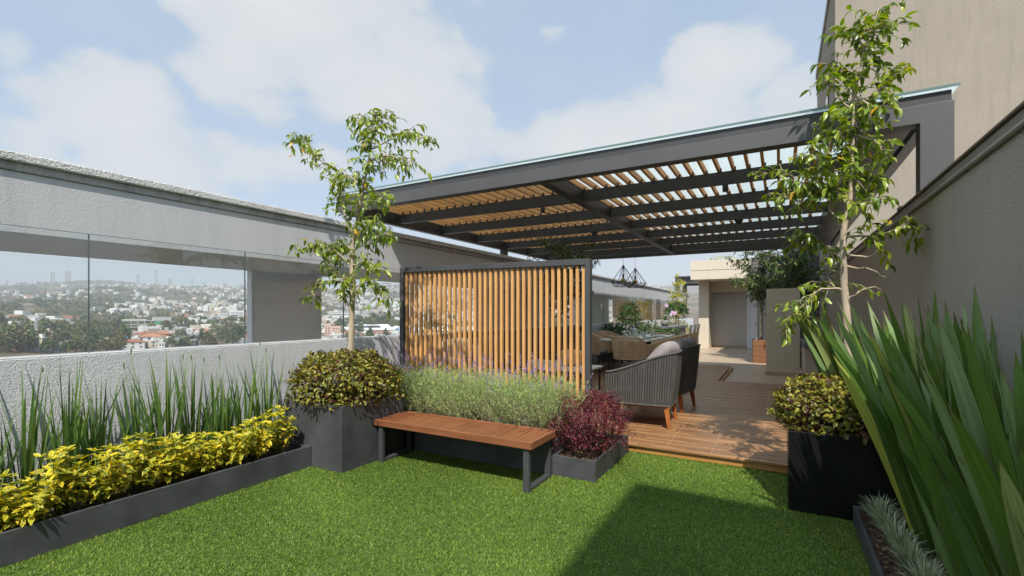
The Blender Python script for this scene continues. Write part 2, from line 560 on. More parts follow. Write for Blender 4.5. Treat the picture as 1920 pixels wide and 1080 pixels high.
M['rope'] = plain('charcoal_rope', (0.075, 0.072, 0.066), 0.85, 0.2, 30, 0.5, 260, bdist=0.003, island=0.12)
M['tanrope'] = plain('tan_rope', (0.74, 0.54, 0.34), 0.8, 0.15, 20, 0.4, 220, bdist=0.003, island=0.12)
M['fabric'] = plain('light_grey_fabric', (0.27, 0.24, 0.24), 0.95, 0.08, 6, 0.4, 300, bdist=0.002)
M['fabric2'] = plain('mid_grey_fabric', (0.17, 0.16, 0.165), 0.95, 0.1, 6, 0.4, 300, bdist=0.002)
M['fabric3'] = plain('plum_grey_fabric', (0.15, 0.12, 0.13), 0.95, 0.1, 6, 0.4, 300, bdist=0.002)
M['blackmetal'] = plain('black_metal', (0.015, 0.015, 0.016), 0.4, 0.1, 5)
M['marble'] = plain('white_marble', (0.78, 0.78, 0.77), 0.25, 0.08, 7, detail=8)
M['stone'] = plain('grey_stone_top', (0.78, 0.80, 0.76), 0.3, 0.1, 8, detail=8)
M['ceramic'] = plain('celadon_ceramic', (0.50, 0.62, 0.53), 0.3, 0.06, 8)
M['wicker'] = plain('placemat_wicker', (0.38, 0.24, 0.11), 0.8, 0.2, 50)
M['counter'] = plain('grey_counter', (0.13, 0.135, 0.135), 0.5, 0.1, 4)
M['pot'] = plain('mottled_grey_pot', (0.17, 0.17, 0.15), 0.6, 0.6, 25)
M['gourd'] = plain('glazed_gourd', (0.72, 0.38, 0.17), 0.4, 0.25, 8, stretch=(1, 1, 0.3))
M['gourdcap'] = plain('brown_gourd_cap', (0.13, 0.075, 0.05), 0.6, 0.2, 10)
M['brass'] = plain('amber_bulb', (0.55, 0.36, 0.10), 0.2, 0.1, 8)
M['door'] = plain('white_door', (0.78, 0.79, 0.80), 0.5, 0.04, 4)
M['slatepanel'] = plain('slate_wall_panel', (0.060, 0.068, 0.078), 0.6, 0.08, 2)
M['glass'] = glassmat('balustrade_glass', (0.95, 0.965, 0.96), 1.0)
M['frost'] = frostmat('frosted_roof_glass')
M['greenedge'] = plain('glass_edge', (0.14, 0.22, 0.21), 0.2, 0.05, 4)
M['window'] = plain('dark_window_glass', (0.03, 0.035, 0.04), 0.12, 0.2, 0.5)
M['bark'] = plain('pale_bark', (0.40, 0.325, 0.235), 0.85, 0.22, 14, 0.5, 45, bdist=0.006, stretch=(1, 1, 0.5))
M['twig'] = plain('grey_twig', (0.32, 0.26, 0.19), 0.85, 0.2, 14)
M['stem'] = plain('brown_stem', (0.16, 0.09, 0.055), 0.85, 0.3, 14)
M['greenstem'] = plain('green_stem', (0.12, 0.20, 0.05), 0.6, 0.2, 14)
M['ficus'] = leafmat('ficus_leaf', [(0.0, (0.055, 0.10, 0.012)), (0.4, (0.14, 0.22, 0.02)), (0.8, (0.30, 0.37, 0.035)), (0.988, (0.26, 0.29, 0.03)), (0.993, (0.62, 0.38, 0.02)), (1.0, (0.6, 0.28, 0.02))], rough=0.32, transl=0.33, spec=0.55)
M['darkficus'] = leafmat('dark_ficus_leaf', [(0.0, (0.03, 0.065, 0.014)), (0.7, (0.075, 0.13, 0.025)), (1.0, (0.16, 0.19, 0.03))], rough=0.4, transl=0.25)
M['coleus'] = leafmat('olive_red_leaf', [(0.0, (0.06, 0.085, 0.012)), (0.3, (0.15, 0.17, 0.018)), (0.62, (0.30, 0.28, 0.03)), (0.76, (0.38, 0.30, 0.05)), (0.80, (0.055, 0.014, 0.014)), (1.0, (0.085, 0.024, 0.02))], rimcol=[(0, (0.12, 0.12, 0.014)), (0.5, (0.24, 0.21, 0.025)), (0.62, (0.075, 0.018, 0.014)), (1.0, (0.10, 0.03, 0.02))], rim_at=(0.6, 1.0), rough=0.4, transl=0.22)
M['euonymus'] = leafmat('yellow_variegated_leaf', [(0.0, (0.09, 0.16, 0.018)), (0.45, (0.22, 0.28, 0.025)), (0.75, (0.48, 0.44, 0.025)), (1.0, (0.70, 0.54, 0.03))], rimcol=[(0, (0.62, 0.52, 0.04)), (0.6, (0.72, 0.60, 0.07)), (0.8, (0.68, 0.46, 0.015)), (1, (0.26, 0.32, 0.035))], rim_at=(0.3, 0.9), rough=0.45, transl=0.3)
M['iris'] = leafmat('strap_leaf', [(0.0, (0.045, 0.095, 0.025)), (0.6, (0.095, 0.175, 0.04)), (0.9, (0.17, 0.25, 0.06)), (1.0, (0.24, 0.22, 0.07))], veins=0.28, tipcol=(0.26, 0.16, 0.06), tip_at=(0.9, 1.05), rough=0.4, transl=0.22)
M['lavleaf'] = leafmat('lavender_leaf', [(0.0, (0.17, 0.25, 0.07)), (0.35, (0.27, 0.39, 0.13)), (0.75, (0.38, 0.51, 0.21)), (0.9, (0.52, 0.58, 0.17)), (1.0, (0.46, 0.40, 0.15))], rough=0.7, transl=0.28)
M['lavflower'] = leafmat('lavender_flower', [(0.0, (0.26, 0.19, 0.42)), (0.55, (0.40, 0.31, 0.60)), (0.8, (0.40, 0.32, 0.50)), (0.85, (0.30, 0.20, 0.17)), (1.0, (0.44, 0.34, 0.28))], rough=0.8, transl=0.25)
M['red'] = leafmat('burgundy_leaf', [(0.0, (0.045, 0.010, 0.012)), (0.5, (0.115, 0.017, 0.026)), (0.85, (0.19, 0.028, 0.040)), (1.0, (0.28, 0.085, 0.095))], rough=0.38, transl=0.25)
M['flax'] = leafmat('flax_leaf', [(0.0, (0.075, 0.15, 0.028)), (0.35, (0.135, 0.235, 0.045)), (0.62, (0.20, 0.30, 0.12)), (0.85, (0.27, 0.36, 0.16)), (0.975, (0.42, 0.46, 0.09)), (0.98, (0.24, 0.15, 0.07)), (1.0, (0.28, 0.18, 0.08))], veins=0.42, rimcol=(0.21, 0.13, 0.05), rim_at=(0.955, 1.0), tipcol=(0.20, 0.11, 0.05), tip_at=(0.94, 1.02), rough=0.30, transl=0.2)
M['silver'] = leafmat('silver_grass', [(0.0, (0.27, 0.33, 0.17)), (0.6, (0.40, 0.45, 0.27)), (1.0, (0.54, 0.58, 0.38))], rough=0.6, transl=0.2)
M['turf'] = leafmat('turf_blade', [(0.0, (0.024, 0.060, 0.003)), (0.3, (0.072, 0.140, 0.006)), (0.6, (0.135, 0.215, 0.012)), (0.85, (0.225, 0.31, 0.028)), (1.0, (0.38, 0.43, 0.11))], rough=0.55, transl=0.22, spec=0.3)
M['lawnbase'] = plain('turf_backing', (0.06, 0.11, 0.014), 0.9, 0.3, 30)
M['boxleaf'] = leafmat('box_leaf', [(0.0, (0.022, 0.055, 0.014)), (0.6, (0.05, 0.10, 0.022)), (1.0, (0.13, 0.19, 0.04))], rough=0.4, transl=0.2)
M['yellowvine'] = leafmat('yellow_vine_leaf', [(0.0, (0.20, 0.26, 0.03)), (0.6, (0.45, 0.43, 0.03)), (1.0, (0.60, 0.50, 0.04))], rough=0.5, transl=0.35)
M['petal'] = leafmat('orchid_petal', [(0.0, (0.62, 0.30, 0.55)), (0.6, (0.80, 0.62, 0.78)), (1.0, (0.85, 0.80, 0.84))], rough=0.6, transl=0.3)
def citytrees():
    """woods change tint from tree to tree, by where they stand"""
    m, nt, out = new_mat('city_tree_leaf')
    p = N(nt, 'ShaderNodeBsdfPrincipled', Roughness=0.8)
    p.inputs['Specular IOR Level'].default_value = 0.15
    g = N(nt, 'ShaderNodeNewGeometry')
    nz = N(nt, 'ShaderNodeTexNoise', Scale=0.03, Detail=4.0, Roughness=0.6)
    nt.links.new(g.outputs['Position'], nz.inputs['Vector'])
    r1 = ramp(nt, [(0.30, (0.022, 0.045, 0.018)), (0.42, (0.055, 0.085, 0.026)), (0.49, (0.11, 0.135, 0.035)), (0.55, (0.15, 0.115, 0.055)), (0.61, (0.07, 0.10, 0.03)), (0.70, (0.03, 0.055, 0.022))])
    nt.links.new(nz.outputs['Fac'], r1.inputs['Fac'])
    mr = N(nt, 'ShaderNodeMapRange'); mr.inputs['To Min'].default_value = 0.55; mr.inputs['To Max'].default_value = 1.5
    nt.links.new(g.outputs['Random Per Island'], mr.inputs['Value'])
    vm = N(nt, 'ShaderNodeVectorMath', operation='SCALE')
    nt.links.new(r1.outputs['Color'], vm.inputs[0]); nt.links.new(mr.outputs[0], vm.inputs['Scale'])
    nt.links.new(vm.outputs[0], p.inputs['Base Color'])
    nt.links.new(p.outputs[0], out.inputs[0])
    return m
M['cityleaf'] = citytrees()
M['citywall'] = objcolor('painted_house_wall')
M['cityroof'] = objcolor('house_roof', 0.85, 0.22, 0.3)
M['chouse'] = islandmat('city_walls', [(0.0, (0.62, 0.61, 0.58)), (0.34, (0.50, 0.47, 0.42)), (0.5, (0.70, 0.69, 0.66)), (0.62, (0.40, 0.30, 0.23)), (0.72, (0.52, 0.45, 0.35)), (0.82, (0.30, 0.30, 0.30)), (0.94, (0.34, 0.17, 0.11))])
M['drip'] = stucco('shaded_stained_stucco', (0.40, 0.40, 0.39), 40, 0.01, 0.9, 0.2, 0.45)  # stained, and darkened to hold the shade below the coping
M['paneedge'] = plain('dark_glass_edge', (0.10, 0.13, 0.13), 0.3, 0.1, 3)
def W(o):
    """the mesh was laid out in site coordinates: undo the offset of its thing"""
    o.location = -Vector(o.parent.location)
    return o

def struct(name, mb, mat, bevel=0.0):
    o = mb.build(name, mat, None, bevel)
    o['kind'] = 'structure'
    return o

# ------------------------------------------------------------------ floors
struct('roof_slab', MB().box(-4.9, 1.2, -6, 31, -0.5, -0.012), M['counter'])
lawn = MB().add([(-4.0, -3.0, 0), (0.47, -3.0, 0), (0.47, 5.085, 0), (-4.0, 5.085, 0)], [(0, 1, 2, 3)])
struct('lawn', lawn, M['lawnbase'])

deck = MB()
y = 5.08
i = 0
rr = random.Random(3)
while y < 13.85:
    x1 = 0.955 if y < 10.72 else -1.12
    cuts = [-4.62]
    off = -4.62 + (0.9 + 1.2 * ((i * 7) % 5) / 5)
    while off < x1 - 0.4:
        cuts.append(off); off += 2.4
    cuts.append(x1)
    for a, b in zip(cuts[:-1], cuts[1:]):
        deck.box(a + 0.002, b - 0.002, y + 0.003, y + 0.0635 - 0.003, 0.070, 0.095 + rr.uniform(-0.0007, 0.0007))
    # grooves pressed in every board read as narrow strips
    y += 0.0635
    i += 1
struct('deck', deck, M['deck'], 0.003)
ds = MB().box(-1.43, 0.955, 5.11, 5.135, 0.003, 0.064)
ds.box(-1.10, -1.075, 10.73, 13.9, 0.0, 0.066)
struct('deck_riser', ds, M['riser'], 0.002)
screw = MB()
for q in range(12):
    xj = 0.72 - 0.44 * q
    yy = 5.08
    while yy < 10.6:
        screw.lathe([(0.0038, 0.0), (0.0038, 0.0012)], 6, (xj + 0.004 * math.sin(yy * 40), yy + 0.032, 0.0955), smooth=False)
        yy += 0.0635
o = struct('deck_screws', screw, M['door'])
o['kind'] = 'stuff'; o['label'] = 'rows of tiny pale screw heads fixing the deck boards'; o['category'] = 'screws'
tile = MB()
y = 10.70
i = 0
while y < 24.5:
    off = -4.62 + (i * 0.43) % 1.2
    xs = [-4.62] + [off + 1.2 * k for k in range(1, 6) if off + 1.2 * k < 1.0] + [1.05]
    for a, b in zip(xs[:-1], xs[1:]):
        tile.box(a + 0.0015, b - 0.0015, y + 0.0015, y + 0.1985, -0.02, 0.0)
    y += 0.2
    i += 1
struct('tile_floor', tile, M['tile'])

# turf blades: far too many to count
nb = 400000
px_ = rng.uniform(-3.99, 0.455, nb); py_ = rng.uniform(0.55, 5.10, nb)
keep = ~((px_ < -3.55) & (py_ > 3.08)) & ~((px_ > 0.055) & (py_ > 4.18)) & ~((px_ < -1.42) & (py_ > 4.0)) & (py_ < 5.105)
px_, py_ = px_[keep], py_[keep]; nb = len(px_)
lean = np.sin(px_ * 3.1 + 1.7 * np.sin(py_ * 2.3)) + np.sin(py_ * 4.3 + px_ * 1.1)
a = rng.normal(0.6 * lean, 1.5)
tilt = np.abs(rng.normal(0.55, 0.28, nb))
h = rng.uniform(0.010, 0.018, nb)
d = np.stack([np.cos(a) * np.sin(tilt), np.sin(a) * np.sin(tilt), np.cos(tilt)], 1)
sd = np.stack([-np.sin(a), np.cos(a), 0 * a], 1)
w = rng.uniform(0.0010, 0.0019, nb)[:, None]
P0 = np.stack([px_, py_, 0 * px_], 1)
Vv = np.empty((nb, 5, 3))
Vv[:, 0] = P0 - sd * w; Vv[:, 1] = P0 + sd * w
mid = P0 + d * (h * 0.55)[:, None]
Vv[:, 2] = mid - sd * w * 0.9; Vv[:, 3] = mid + sd * w * 0.9
tip = P0 + d * h[:, None] + np.stack([np.cos(a), np.sin(a), 0 * a], 1) * (h * 0.35)[:, None]
Vv[:, 4] = tip
b = (np.arange(nb) * 5)[:, None]
g = np_mesh('grass', Vv.reshape(-1, 3), b + np.array([[0, 1, 3, 2]]), b + np.array([[2, 3, 4]]), M['turf'])
tag(g, 'short bright green artificial turf blades covering the lawn', 'grass', kind='stuff')

# ------------------------------------------------------------------ parapet, glass and the white concrete frame on the left
t = thing('parapet_wall', 'low grey stucco parapet wall along the left edge carrying the glass', 'wall', (-4.75, 1.0, 0))
W(MB().box(-4.87, -4.65, -4.0, 31.0, -0.4, 1.178).build('wall_body', M['parapet'], t, 0.006))
W(MB().box(-4.865, -4.655, -4.0, 31.0, 1.179, 1.186).build('wall_cap', M['frame'], t))
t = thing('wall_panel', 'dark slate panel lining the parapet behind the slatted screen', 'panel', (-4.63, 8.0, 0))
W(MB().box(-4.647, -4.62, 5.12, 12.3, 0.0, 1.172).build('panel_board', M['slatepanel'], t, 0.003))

t = thing('glass_balustrade', 'frameless clear glass balustrade standing on the grey parapet', 'balustrade', (-4.76, 1.6, 1.187))
y = -0.89
prev = -2.1
while y < 30:
    pn = W(MB().box(-4.766, -4.754, prev + 0.004, y - 0.004, 1.187, 2.1235).build('pane', M['glass'], t))
    e = MB().box(-4.7655, -4.7545, prev + 0.004, y - 0.004, 2.1238, 2.127)
    e.box(-4.7655, -4.7545, y - 0.0038, y + 0.0038, 1.187, 2.127)
    e.build('pane_edge', M['paneedge'], pn)
    prev = y; y += 1.2575

t = thing('concrete_frame', 'white rendered concrete frame with a deep overhead beam along the terrace edge', 'frame', (-5.9, 4.0, 0))
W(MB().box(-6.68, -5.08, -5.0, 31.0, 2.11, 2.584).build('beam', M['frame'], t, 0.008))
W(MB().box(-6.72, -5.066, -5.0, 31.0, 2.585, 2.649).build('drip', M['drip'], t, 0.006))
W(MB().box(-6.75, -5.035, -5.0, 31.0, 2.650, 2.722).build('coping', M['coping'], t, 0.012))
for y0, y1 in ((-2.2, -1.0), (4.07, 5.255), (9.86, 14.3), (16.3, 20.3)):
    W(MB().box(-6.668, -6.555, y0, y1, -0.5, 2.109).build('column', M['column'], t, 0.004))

# ------------------------------------------------------------------ right hand garden wall, houses
t = thing('garden_wall', 'tall taupe stucco garden wall with flashing behind the flax', 'wall', (1.05, 4.0, 0))
W(MB().box(0.97, 1.12, -4.0, 12.9, -0.4, 2.36).build('wall_body', M['wall'], t))
cp = MB().box(0.962, 1.13, -4.0, 12.9, 2.362, 2.425)
cp.tube([(0.958, -4.0, 2.352), (0.958, 12.9, 2.352)], 0.016, 8)
W(cp.build('coping', M['cap'], t))
fl = MB().box(0.945, 1.14, -4.0, 5.55, 2.432, 2.447)
fl.box(0.95, 1.14, 5.58, 12.9, 2.430, 2.445)
fl.box(0.952, 1.0, 5.50, 5.62, 2.447, 2.475, )
W(fl.build('flashing', M['flash'], t, 0.003))

t = thing('tower_house', 'tall beige stucco building rising behind the right end of the pergola', 'building', (4.5, 15.0, 0))
W(MB().box(1.10, 12.0, 13.02, 19.0, -0.5, 9.4).build('wall', M['tower'], t))
W(MB().box(1.06, 12.05, 12.98, 19.1, 9.402, 9.6).build('roof', M['cap'], t, 0.01))
W(MB().box(1.075, 1.098, 14.6, 15.3, 5.2, 7.2).build('window', M['window'], t))
W(MB().box(1.07, 1.098, 16.5, 17.2, 5.2, 7.2).build('window', M['window'], t))

t = thing('neighbour_house', 'taupe stucco house at the near right whose shadow falls on the lawn', 'building', (4.0, -6.0, 0))
W(MB().box(2.20, 9.9, -11.0, -2.85, -0.5, 9.9).build('wall', M['wall'], t))
W(MB().box(2.185, 9.95, -11.05, -2.82, 9.902, 10.02).build('roof', M['cap'], t, 0.01))
for z in (1.2, 4.2, 7.2):
    W(MB().box(3.0, 4.6, -2.849, -2.81, z, z + 1.4).build('window', M['window'], t))
    W(MB().box(6.0, 7.6, -2.849, -2.81, z, z + 1.4).build('window', M['window'], t))

# entrance block at the far end
t = thing('entrance_block', 'beige flat roofed entrance block with a white door at the far end', 'building', (-1.5, 22.5, 0))
W(MB().box(-2.62, -1.21, 22.70, 22.9, 0, 2.855).build('recess_wall', M['greige'], t))
W(MB().box(-3.02, -2.62, 21.6, 23.4, 0, 2.855).build('pillar', M['beige'], t, 0.008))
W(MB().box(-0.84, 1.05, 22.5, 22.9, 0, 2.855).build('side_wall', M['greige'], t))
W(MB().box(-2.62, -0.84, 22.2, 22.40, 2.40, 2.855).build('lintel', M['beige'], t))
ev = MB().box(-3.18, 1.05, 20.5, 26.0, 2.857, 3.21)
ev.box(-3.175, 1.05, 20.52, 26.0, 3.212, 3.23)
ev.box(-3.18, 1.05, 20.5, 26.0, 3.232, 3.62)
W(ev.build('roof', M['beige'], t, 0.006))
W(MB().box(-2.62, -1.21, 22.66, 22.699, 0.001, 0.10).build('skirting', M['tile'], t))
dr = W(MB().box(-1.13, -0.85, 22.42, 22.47, 0.004, 2.36).build('door', M['door'], t, 0.004))
fr = MB().box(-1.205, -1.135, 22.36, 22.46, 0.002, 2.395)
W(fr.build('door_frame', M['door'], t, 0.004))
MB().box(-0.90, -0.88, 22.38, 22.418, 0.98, 1.10).build('handle', M['steel'], dr, 0.003)

t = thing('rear_house', 'grey rendered house wall standing behind the far trees', 'building', (0.3, 19.0, 0))
W(MB().box(-0.30, 1.09, 18.0, 20.9, 0, 3.35).build('wall', M['portal'], t))
W(MB().box(0.10, 1.08, 19.0, 20.9, 3.352, 4.6).build('upper_wall', M['greige'], t))
W(MB().box(-0.34, 1.09, 17.97, 18.05, 3.352, 3.40).build('roof', M['cap'], t))

t = thing('barbecue_wall', 'free standing beige stucco wall with a grey counter slab beside it', 'wall', (0.1, 13.1, 0))
W(MB().box(-0.285, 0.415, 13.07, 13.32, 0.0, 2.085).build('wall_body', M['beige'], t, 0.012))
W(MB().box(0.42, 0.965, 11.3, 13.3, 0.79, 0.90).build('counter_slab', M['counter'], t, 0.006))
W(MB().box(0.45, 0.965, 11.5, 13.3, 0.0, 0.788).build('counter_base', M['beige'], t, 0.006))
W(MB().box(-0.31, 0.42, 13.03, 13.069, 0.001, 0.085).build('skirting', M['tile'], t))

# a neighbour's terrace further along: slatted fence and a dark pergola
t = thing('slatted_fence', 'far wooden slat fence seen through the last glass panes', 'fence', (-6.2, 25.5, 0))
sl = MB()
for k in range(46):
    sl.box(-6.45, -6.40, 20.5 + 0.24 * k, 20.5 + 0.24 * k + 0.10, 0.9, 2.095)
W(sl.build('slats', M['slatwood'], t))
W(MB().box(-6.40, -6.36, 20.4, 31.4, 0.9, 0.98).build('rail', M['steel'], t))
t = thing('far_pergola', 'small dark flat pergola of a neighbouring terrace beyond the entrance block', 'pergola', (-3.5, 31.0, 0))
W(MB().box(-5.75, -2.0, 31.2, 31.45, 3.35, 3.72).build('beam', M['portal'], t))
W(MB().box(-5.75, -2.0, 33.8, 34.05, 3.35, 3.72).build('beam', M['portal'], t))
W(MB().box(-5.75, -2.0, 31.0, 34.2, 3.722, 3.80).build('roof', M['darkbeam'], t))
for yy in (31.2, 33.8):
    W(MB().box(-5.75, -5.5, yy, yy + 0.25, -0.5, 3.348).build('post', M['portal'], t))
    W(MB().box(-2.25, -2.0, yy, yy + 0.25, -0.5, 3.348).build('post', M['portal'], t))

# ------------------------------------------------------------------ the pergola
t = thing('pergola', 'dark grey steel pergola with timber battens and a glass roof over the deck', 'pergola', (-2.0, 8.2, 0.095))
L_ = [(-5.86, 3.03), (0.985, 3.03), (0.985, 2.449), (1.195, 2.449), (1.195, 3.178), (-5.86, 3.178)]
fb = MB().add([(x, 4.95, z) for x, z in L_] + [(x, 5.09, z) for x, z in L_],
              [(0, 1, 2, 3, 4, 5), (11, 10, 9, 8, 7, 6)] + [(k, k + 6, (k + 1) % 6 + 6, (k + 1) % 6) for k in range(6)])
W(fb.build('portal_beam', M['portal'], t, 0.003))
W(MB().box(-5.84, 1.18, 4.958, 5.08, 3.1785, 3.264).build('glazing_rail', M['darkbeam'], t))
W(MB().box(-5.855, -5.76, 5.092, 13.08, 3.01, 3.26).build('side_beam', M['darkbeam'], t, 0.004))
W(MB().box(0.64, 0.955, 5.092, 13.08, 3.03, 3.24).build('ledger_beam', M['darkbeam'], t, 0.004))
W(MB().box(0.995, 1.09, 5.092, 13.0, 3.03, 3.24).build('ledger_beam', M['darkbeam'], t, 0.004))
RY = [6.20 + 1.216 * k for k in range(6)]
for y0 in RY:
    W(MB().box(-5.758, -2.502, y0, y0 + 0.06, 3.045, 3.197).build('rafter', M['darkbeam'], t, 0.003))
    W(MB().box(-2.368, 0.638, y0, y0 + 0.06, 3.045, 3.197).build('rafter', M['darkbeam'], t, 0.003))
W(MB().box(-5.758, 0.638, 12.95, 13.08, 3.03, 3.24).build('back_beam', M['darkbeam'], t, 0.004))
W(MB().box(-2.50, -2.37, 5.092, 12.948, 3.036, 3.197).build('girder', M['darkbeam'], t, 0.004))
sl = MB()
SX = []
x = -5.69
while x < 0.60:
    SX.append(x)
    sl.box(x, x + 0.030, 5.095, 12.945, 3.199, 3.274)
    x += 0.1573
W(sl.build('slat_panel', M['roofslat'], t))
rest = MB()
for k, y0 in enumerate(RY):
    for x in SX:
        b = MB() if k < 2 else rest
        b.box(x + 0.0305, x + 0.048, y0 - 0.012, y0 + 0.02, 3.1975, 3.235)
        if k < 2: W(b.build('bracket', M['blackmetal'], t))
o = W(rest.build('brackets', M['blackmetal'], t)); o['kind'] = 'stuff'
W(MB().box(-5.90, 1.22, 4.936, 13.3, 3.278, 3.292).build('glass_roof', M['frost'], t))
W(MB().box(-5.905, 1.225, 4.925, 4.935, 3.276, 3.294).build('glass_edge', M['greenedge'], t))
W(MB().box(-5.86, -5.74, 9.80, 9.98, 2.724, 3.008).build('support_post', M['darkbeam'], t, 0.003))

def spot(x, y, zt, label):
    s = thing('ceiling_spotlight', label, 'spotlight', (x, y, zt))
    MB().lathe([(0.028, -0.085), (0.032, -0.08), (0.032, -0.004), (0.02, 0.0)], 14).build('housing', M['blackmetal'], s)
    MB().lathe([(0.020, -0.0865), (0.024, -0.0855)], 14).build('lens', M['window'], s)
def dome(x, y, zt, label):
    s = thing('dome_camera', label, 'camera', (x, y, zt))
    MB().lathe([(0.062, -0.03), (0.066, -0.02), (0.066, 0.0)], 18).build('base', M['blackmetal'], s)
    MB().lathe([(0.004, -0.085), (0.025, -0.078), (0.045, -0.06), (0.053, -0.031)], 18).build('dome', M['window'], s)
spot(-3.0, 6.23, 3.044, 'small black spotlight under the front rafter left of the girder')
spot(-0.57, 6.23, 3.044, 'small black spotlight under the front rafter near the right tree')
dome(-0.59, 8.66, 3.044, 'black dome under the third rafter right of the girder')
dome(-3.08, 8.66, 3.044, 'black dome under the third rafter left of the girder')

# ------------------------------------------------------------------ the slatted screen
ang = math.atan2(4.87 - 4.62, -1.77 + 4.23)
t = thing('slatted_screen', 'upright screen of warm timber slats in a graphite frame behind the lavender', 'screen', (-4.23, 4.62, 0), ang)
Ls = math.hypot(2.46, 0.25)
fr = MB().box(0, 0.055, -0.05, 0.05, 0.0, 2.083)
fr.box(Ls - 0.055, Ls, -0.05, 0.05, 0.0, 2.083)
fr.box(0.0552, Ls - 0.0552, -0.05, 0.05, 2.018, 2.083)
fr.box(0.0552, Ls - 0.0552, -0.05, 0.05, 0.18, 0.23)
fr.build('frame', M['steel'], t, 0.003)
ns = 34
for k in range(ns):
    xx = 0.068 + (Ls - 0.068 - 0.095) * k / (ns - 1)
    MB().box(xx, xx + 0.033, -0.022, 0.019, 0.2305, 2.0175).build('slat', M['slatwood'], t, 0.002)
# ------------------------------------------------------------------ planters
def planter(name, label, x0, x1, y0, y1, h, mat, soil=0.05, th=0.022, cat='planter', bevel=0.003, z0=0.001):
    t = thing(name, label, cat, ((x0 + x1) / 2, (y0 + y1) / 2, 0))
    b = MB()
    b.box(x0, x1, y0, y0 + th, z0, h)
    b.box(x0, x1, y1 - th, y1, z0, h)
    b.box(x0, x0 + th, y0 + th + 0.0005, y1 - th - 0.0005, z0, h)
    b.box(x1 - th, x1, y0 + th + 0.0005, y1 - th - 0.0005, z0, h)
    W(b.build('box', mat, t, bevel))
    n = 14
    nx = max(6, int((x1 - x0) / 0.06)); ny = max(6, int((y1 - y0) / 0.06))
    vs = []; fs = []
    for j in range(ny + 1):
        for i in range(nx + 1):
            vs.append((x0 + th + 0.001 + (x1 - x0 - 2 * th - 0.002) * i / nx, y0 + th + 0.001 + (y1 - y0 - 2 * th - 0.002) * j / ny,
                       h - soil + random.uniform(-0.014, 0.014)))
    for j in range(ny):
        for i in range(nx):
            a = j * (nx + 1) + i
            fs.append((a, a + 1, a + nx + 2, a + nx + 1))
    s = W(MB().add(vs, fs, True).build('soil', M['soil'], t))
    # bark chips over the soil
    area = (x1 - x0) * (y1 - y0)
    nc = int(area * 900)
    P = np.stack([rng.uniform(x0 + th + 0.02, x1 - th - 0.02, nc), rng.uniform(y0 + th + 0.02, y1 - th - 0.02, nc), np.full(nc, h - soil + 0.012)], 1)
    D = rand_dirs(nc); D[:, 2] *= 0.3
    V, F4, F3, rim = leaves(P, D, np.tile([0, 0, 1.0], (nc, 1)) + 0.4 * rng.normal(size=(nc, 3)), rng.uniform(0.015, 0.05, nc), rng.uniform(0.008, 0.02, nc), 0.05, 0.1)
    mu = np_mesh('bark_mulch', V, F4, F3, M['mulch'], t, smooth=False)
    mu['kind'] = 'stuff'
    W(mu)
    return t

planter('low_planter', 'long low graphite planter bed along the left parapet', -4.645, -3.985, -0.6, 3.075, 0.205, M['planter'])
planter('tall_planter', 'tall square graphite planter box in the left corner of the lawn', -4.40, -3.56, 3.08, 3.92, 0.624, M['planter'])
planter('lavender_planter', 'graphite planter full of lavender behind the bench', -4.60, -1.842, 4.0, 4.60, 0.30, M['planter'])
planter('small_planter', 'small low graphite planter holding the burgundy shrub', -1.836, -1.418, 4.015, 5.05, 0.188, M['planter'])
planter('gloss_planter', 'square glossy black planter at the right end of the deck', 0.056, 0.93, 4.18, 5.06, 0.604, M['blackgloss'], soil=0.04)
planter('right_planter', 'low black planter bed at the foot of the right wall', 0.455, 0.965, -1.0, 4.15, 0.13, M['planter'], soil=0.03)
planter('wall_planter', 'low planter bed beside the deck under the right wall', 0.30, 0.955, 5.6, 10.6, 0.30, M['planter'], z0=0.097)

# ------------------------------------------------------------------ the bench
t = thing('garden_bench', 'backless hardwood bench on dark steel loop legs in front of the lavender', 'bench', (-2.668, 3.725, 0))
x0, x1, y0, y1, zt, th = -3.556, -1.780, 3.482, 3.972, 0.430, 0.060
rim = MB()
rim.box(x0, x1, y0, y0 + 0.034, zt - th, zt)
rim.box(x0, x1, y1 - 0.034, y1, zt - th, zt)
rim.box(x0, x0 + 0.034, y0 + 0.0345, y1 - 0.0345, zt - th, zt - 0.0005)
rim.box(x1 - 0.034, x1, y0 + 0.0345, y1 - 0.0345, zt - th, zt - 0.0005)
W(rim.build('rim', M['benchrim'], t, 0.003))
pl = MB()
npk = 10
for k in range(npk):
    a = x0 + 0.036 + (x1 - x0 - 0.072) * k / npk
    b_ = x0 + 0.036 + (x1 - x0 - 0.072) * (k + 1) / npk
    pl.box(a + 0.002, b_ - 0.002, y0 + 0.036, y1 - 0.036, zt - 0.032, zt - 0.008 + random.uniform(-0.0015, 0.0015))
W(pl.build('seat', M['bench'], t, 0.002))
for xa in (x0 + 0.035, x1 - 0.035 - 0.055):
    lg = MB()
    lg.box(xa, xa + 0.055, y0 + 0.02, y0 + 0.055, 0.001, zt - th - 0.001)
    lg.box(xa, xa + 0.055, y1 - 0.055, y1 - 0.02, 0.001, zt - th - 0.001)
    lg.box(xa + 0.001, xa + 0.054, y0 + 0.0555, y1 - 0.0555, 0.001, 0.034)
    lg.box(xa + 0.001, xa + 0.054, y0 + 0.0555, y1 - 0.0555, zt - th - 0.03, zt - th - 0.001)
    W(lg.build('leg', M['steel'], t, 0.002))
bs = MB().box(x0 + 0.1, x1 - 0.1, y0 + 0.10, y0 + 0.13, zt - th - 0.028, zt - th - 0.001)
bs.box(x0 + 0.1, x1 - 0.1, y1 - 0.13, y1 - 0.10, zt - th - 0.028, zt - th - 0.001)
W(bs.build('stretcher', M['steel'], t))
